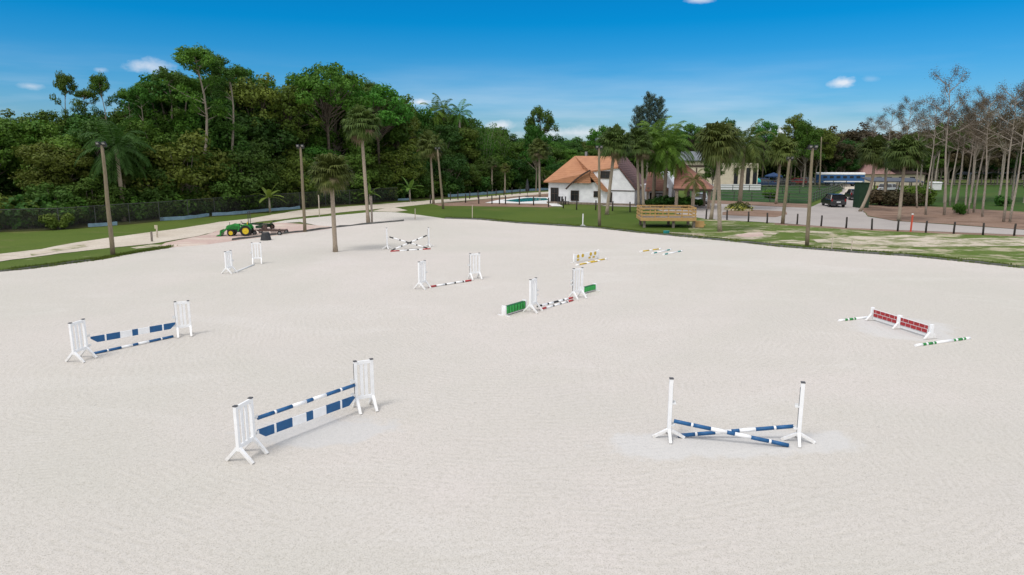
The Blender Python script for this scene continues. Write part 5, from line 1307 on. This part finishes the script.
# shrubs, right
for px, py, ty, wd, k, lab in ((652, 207.5, 199, 1.3, 0, 'dark shrub by the porch, left of the round hedge'), (664, 207, 196, 1.4, 0, 'round dark hedge bush before the carport'), (684, 207.5, 197, 1.5, 0, 'dark shrub between the carport pillars'), (700, 206, 199, 1.0, 0, 'low shrub beside the silver car'),
        (880, 205, 187, 1.3, 3, 'tangled brown shrub under the open shed'), (893, 206, 188, 1.3, 3, 'dark brown tangled shrub behind the leaning palm'), (906, 206, 189, 1.3, 3, 'tangled shrub right of the leaning palm'), (916, 205, 189, 1.1, 1, 'green shrub at the corner of the bright field'), (770, 199, 191, 1.0, 1, 'small shrub in the dark green paddock'), (741, 189, 181, 1.2, 2, 'shrub left of the turquoise parasol'),
        (960, 214.5, 205, .7, 1, 'low shrub among the slim trunks'), (1000, 206, 196, 1, 0, 'dark shrub at the right of the bright field'), (60, 229.4, 213, 1.2, 2, 'yellow green shrub behind the chain-link fence')):
    put(BU[k], (px, py), ty, lab, 'shrub', wid=wd)
# planter
t = empty('round_planter', G(739, 210.2)); tag(t, 'round stone planter with yellow flowers around the date palm', 'planter')
m_ = MB()
for k in range(22):
    a = k*2*math.pi/22; m_.box((math.cos(a)*1.55, math.sin(a)*1.3, .12), (.34, .24, .24), 0, a)
m_.build('stone_ring', 'planter_stone', t)
x, y = clump_pts((0, 0, .25), 1.5, 900, .35); x[:, 2] = np.abs(x[:, 2]); leaf_mesh('flowers', x, y, .07*(.7+rng.random(len(x))), 'flower_yellow', parent=t)
x, y = clump_pts((0, 0, .3), 1.35, 1500, .45); x[:, 2] = np.abs(x[:, 2]); leaf_mesh('leaves', x, y, .10*(.7+rng.random(len(x))), 'leaf_palm', parent=t)

# far-off mass of wood closing the view below the crowns
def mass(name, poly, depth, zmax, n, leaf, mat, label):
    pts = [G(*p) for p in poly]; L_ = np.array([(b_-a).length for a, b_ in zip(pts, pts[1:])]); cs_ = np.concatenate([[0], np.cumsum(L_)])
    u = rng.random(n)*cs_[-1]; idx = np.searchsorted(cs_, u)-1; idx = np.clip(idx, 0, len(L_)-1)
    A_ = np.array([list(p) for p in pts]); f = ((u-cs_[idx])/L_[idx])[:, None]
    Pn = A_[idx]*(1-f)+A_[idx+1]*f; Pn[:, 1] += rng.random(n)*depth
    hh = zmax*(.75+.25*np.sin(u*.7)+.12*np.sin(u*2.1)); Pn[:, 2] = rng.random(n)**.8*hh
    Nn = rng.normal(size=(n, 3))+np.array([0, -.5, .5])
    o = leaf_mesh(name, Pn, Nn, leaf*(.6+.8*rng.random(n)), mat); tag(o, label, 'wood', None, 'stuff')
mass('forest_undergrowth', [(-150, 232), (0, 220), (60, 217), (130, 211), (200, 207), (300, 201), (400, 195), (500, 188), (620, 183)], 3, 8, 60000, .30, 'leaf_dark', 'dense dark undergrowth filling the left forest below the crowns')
mass('far_wood', [(520, 180.0), (1024, 178.0), (1500, 178)], 5, 10, 80000, .45, 'leaf_dark', 'far mass of dark foliage closing the view behind house and fields')
# grass tufts along edges
def tufts(name, lines, n, h, label):
    V_ = []; Fc = []
    segl = []
    for ln in lines:
        pts = [G(*p) for p in ln]; segl += [(a, b_) for a, b_ in zip(pts, pts[1:])]
    wts = [(b_-a).length for a, b_ in segl]
    for i in range(n):
        a, b_ = random.choices(segl, wts)[0]; p = a.lerp(b_, random.random())+Vector((random.gauss(0, .15), random.random()**2*1.6+.05, 0))
        for k in range(3):
            an = random.random()*6.28; w = random.uniform(.02, .045); hh = h*random.uniform(.4, 1.2); ln_ = Vector((math.cos(an), math.sin(an), 0)); q = p+Vector((random.gauss(0, .05), random.gauss(0, .05), 0))
            j = len(V_); V_ += [q-ln_*w, q+ln_*w, q+Vector((random.gauss(0, .05), random.gauss(0, .05), hh))]; Fc.append([j, j+1, j+2])
    me = bpy.data.meshes.new(name); me.from_pydata(V_, [], Fc); me.materials.append(M['leaf_olive']); o = bpy.data.objects.new(name, me); col.objects.link(o); tag(o, label, 'grass', None, 'stuff')
tufts('grass_tufts', [edge_right[:13]], 9000, .16, 'rough grass tufts along the right arena edge')
tufts('grass_tufts', [edge_left[2:8]], 2500, .16, 'rough grass tufts along the left arena edge')

# ------------------------------------------------------------------ world and sun
SUN_EL, SUN_AZ = 58, -135      # azimuth measured from +Y towards +X
w = bpy.data.worlds.new('World'); scene.world = w; w.use_nodes = True; nt = w.node_tree; nt.nodes.clear()
out = nd(nt, 'ShaderNodeOutputWorld'); bg = nd(nt, 'ShaderNodeBackground'); bg.inputs[1].default_value = .1
sk = nd(nt, 'ShaderNodeTexSky', sky_type='NISHITA', sun_disc=False); sk.sun_elevation = R(SUN_EL); sk.sun_rotation = R(SUN_AZ)
sk.air_density = 1.0; sk.dust_density = .2; sk.ozone_density = 3.0
tc = nd(nt, 'ShaderNodeTexCoord'); D0 = tc.outputs['Generated']
hs = nd(nt, 'ShaderNodeHueSaturation'); hs.inputs['Saturation'].default_value = 1.25; hs.inputs['Value'].default_value = .62; hs.inputs['Hue'].default_value = .49
nt.links.new(sk.outputs[0], hs.inputs['Color'])
sep = nd(nt, 'ShaderNodeSeparateXYZ'); nt.links.new(D0, sep.inputs[0])
tint = mixc(nt, ramp(nt, sep.outputs[2], [(0, 0), (.06, .3), (.17, 1)]), (.70, .96, 1.42), (.02, .93, 1.46))
colr = mixc(nt, 1.0, hs.outputs[0], tint, 'MULTIPLY')
def wn(scale_vec, sc, det=5, rough=.6, dist=0):
    mp = nd(nt, 'ShaderNodeMapping'); mp.inputs['Scale'].default_value = scale_vec; nt.links.new(D0, mp.inputs[0]); return noi(nt, mp.outputs[0], sc, det, rough, dist)
# thin streaks low over the horizon
streak = wn((1, 1, 9), 2.2, 5, .55)
low = ramp(nt, sep.outputs[2], [(.0, 1), (.05, .85), (.09, .3), (.13, 0)])
colr = mixc(nt, math_(nt, 'MULTIPLY', math_(nt, 'MULTIPLY', ramp(nt, streak, [(.45, 0), (.68, 1)]), low), .55), colr, (6.5, 7.2, 8.0))
# small cumulus
cn = wn((1, 1, 1.6), 30, 6, .6)
def cloud(px, py, rx, ry, amt, c=(7.5, 7.6, 8.0)):
    global colr
    d = ray(px, py).normalized(); up = Vector((0, 0, 1)); rt_ = d.cross(up).normalized(); u2 = rt_.cross(d).normalized()
    def dot(v_, off, r):
        vm = nd(nt, 'ShaderNodeVectorMath', operation='DOT_PRODUCT'); nt.links.new(D0, vm.inputs[0]); vm.inputs[1].default_value = v_
        return math_(nt, 'DIVIDE', vm.outputs['Value'], r)
    x = dot(rt_, 0, rx/700); y = dot(u2, 0, ry/700)
    r_ = math_(nt, 'SQRT', math_(nt, 'ADD', math_(nt, 'MULTIPLY', x, x), math_(nt, 'MULTIPLY', y, y)))
    r_ = math_(nt, 'ADD', r_, math_(nt, 'MULTIPLY_ADD', cn, 2.0, -1.0))
    vm = nd(nt, 'ShaderNodeVectorMath', operation='DOT_PRODUCT'); nt.links.new(D0, vm.inputs[0]); vm.inputs[1].default_value = d
    front = math_(nt, 'GREATER_THAN', vm.outputs['Value'], 0)
    k_ = math_(nt, 'MULTIPLY', math_(nt, 'MULTIPLY', ramp(nt, r_, [(.1, 1), (.95, 0)]), front), amt)
    colr = mixc(nt, k_, colr, c)
for c in ((148, 65, 23, 9, .62), (101, 70, 8, 3, .4), (30, 86, 12, 3.5, .4), (843, 82, 13, 5, .8), (870, 79, 8, 3, .15), (697, 0, 16, 3.5, .6), (419, 102, 13, 4.5, .9), (575, 133, 80, 8, .6), (500, 126, 22, 6, .7), (778, 133, 10, 6, .8), (186, 60, 10, 5, .25)):
    cloud(*c)
# bright unseen cloud deck overhead and behind camera, added as soft fill light
deck = wn((1, 1, 1), 1.6, 5, .6)
over = ramp(nt, math_(nt, 'ADD', math_(nt, 'MULTIPLY_ADD', sep.outputs[1], -.48, sep.outputs[2]), math_(nt, 'MULTIPLY_ADD', deck, .3, -.15)), [(.10, 0), (.32, 1)])
colr = mixc(nt, over, colr, (9.1, 9.2, 9.6))
nt.links.new(colr, bg.inputs[0]); nt.links.new(bg.outputs[0], out.inputs[0])
sun = bpy.data.lights.new('sun', 'SUN'); so = bpy.data.objects.new('sun', sun); col.objects.link(so)
sun.energy = 1.5; sun.angle = R(16); sun.color = (1, .955, .91)
az, el = R(SUN_AZ), R(SUN_EL)
sd = Vector((math.sin(az)*math.cos(el), math.cos(az)*math.cos(el), math.sin(el)))
so.rotation_euler = sd.to_track_quat('Z', 'Y').to_euler()
so.location = sd*200

vs = scene.view_settings; vs.view_transform = 'Standard'; vs.look = 'None'; vs.exposure = .25; vs.gamma = 1; vs.use_curve_mapping = False
for o in list(bpy.data.objects):
    if 'h' in o.keys(): del o['h']
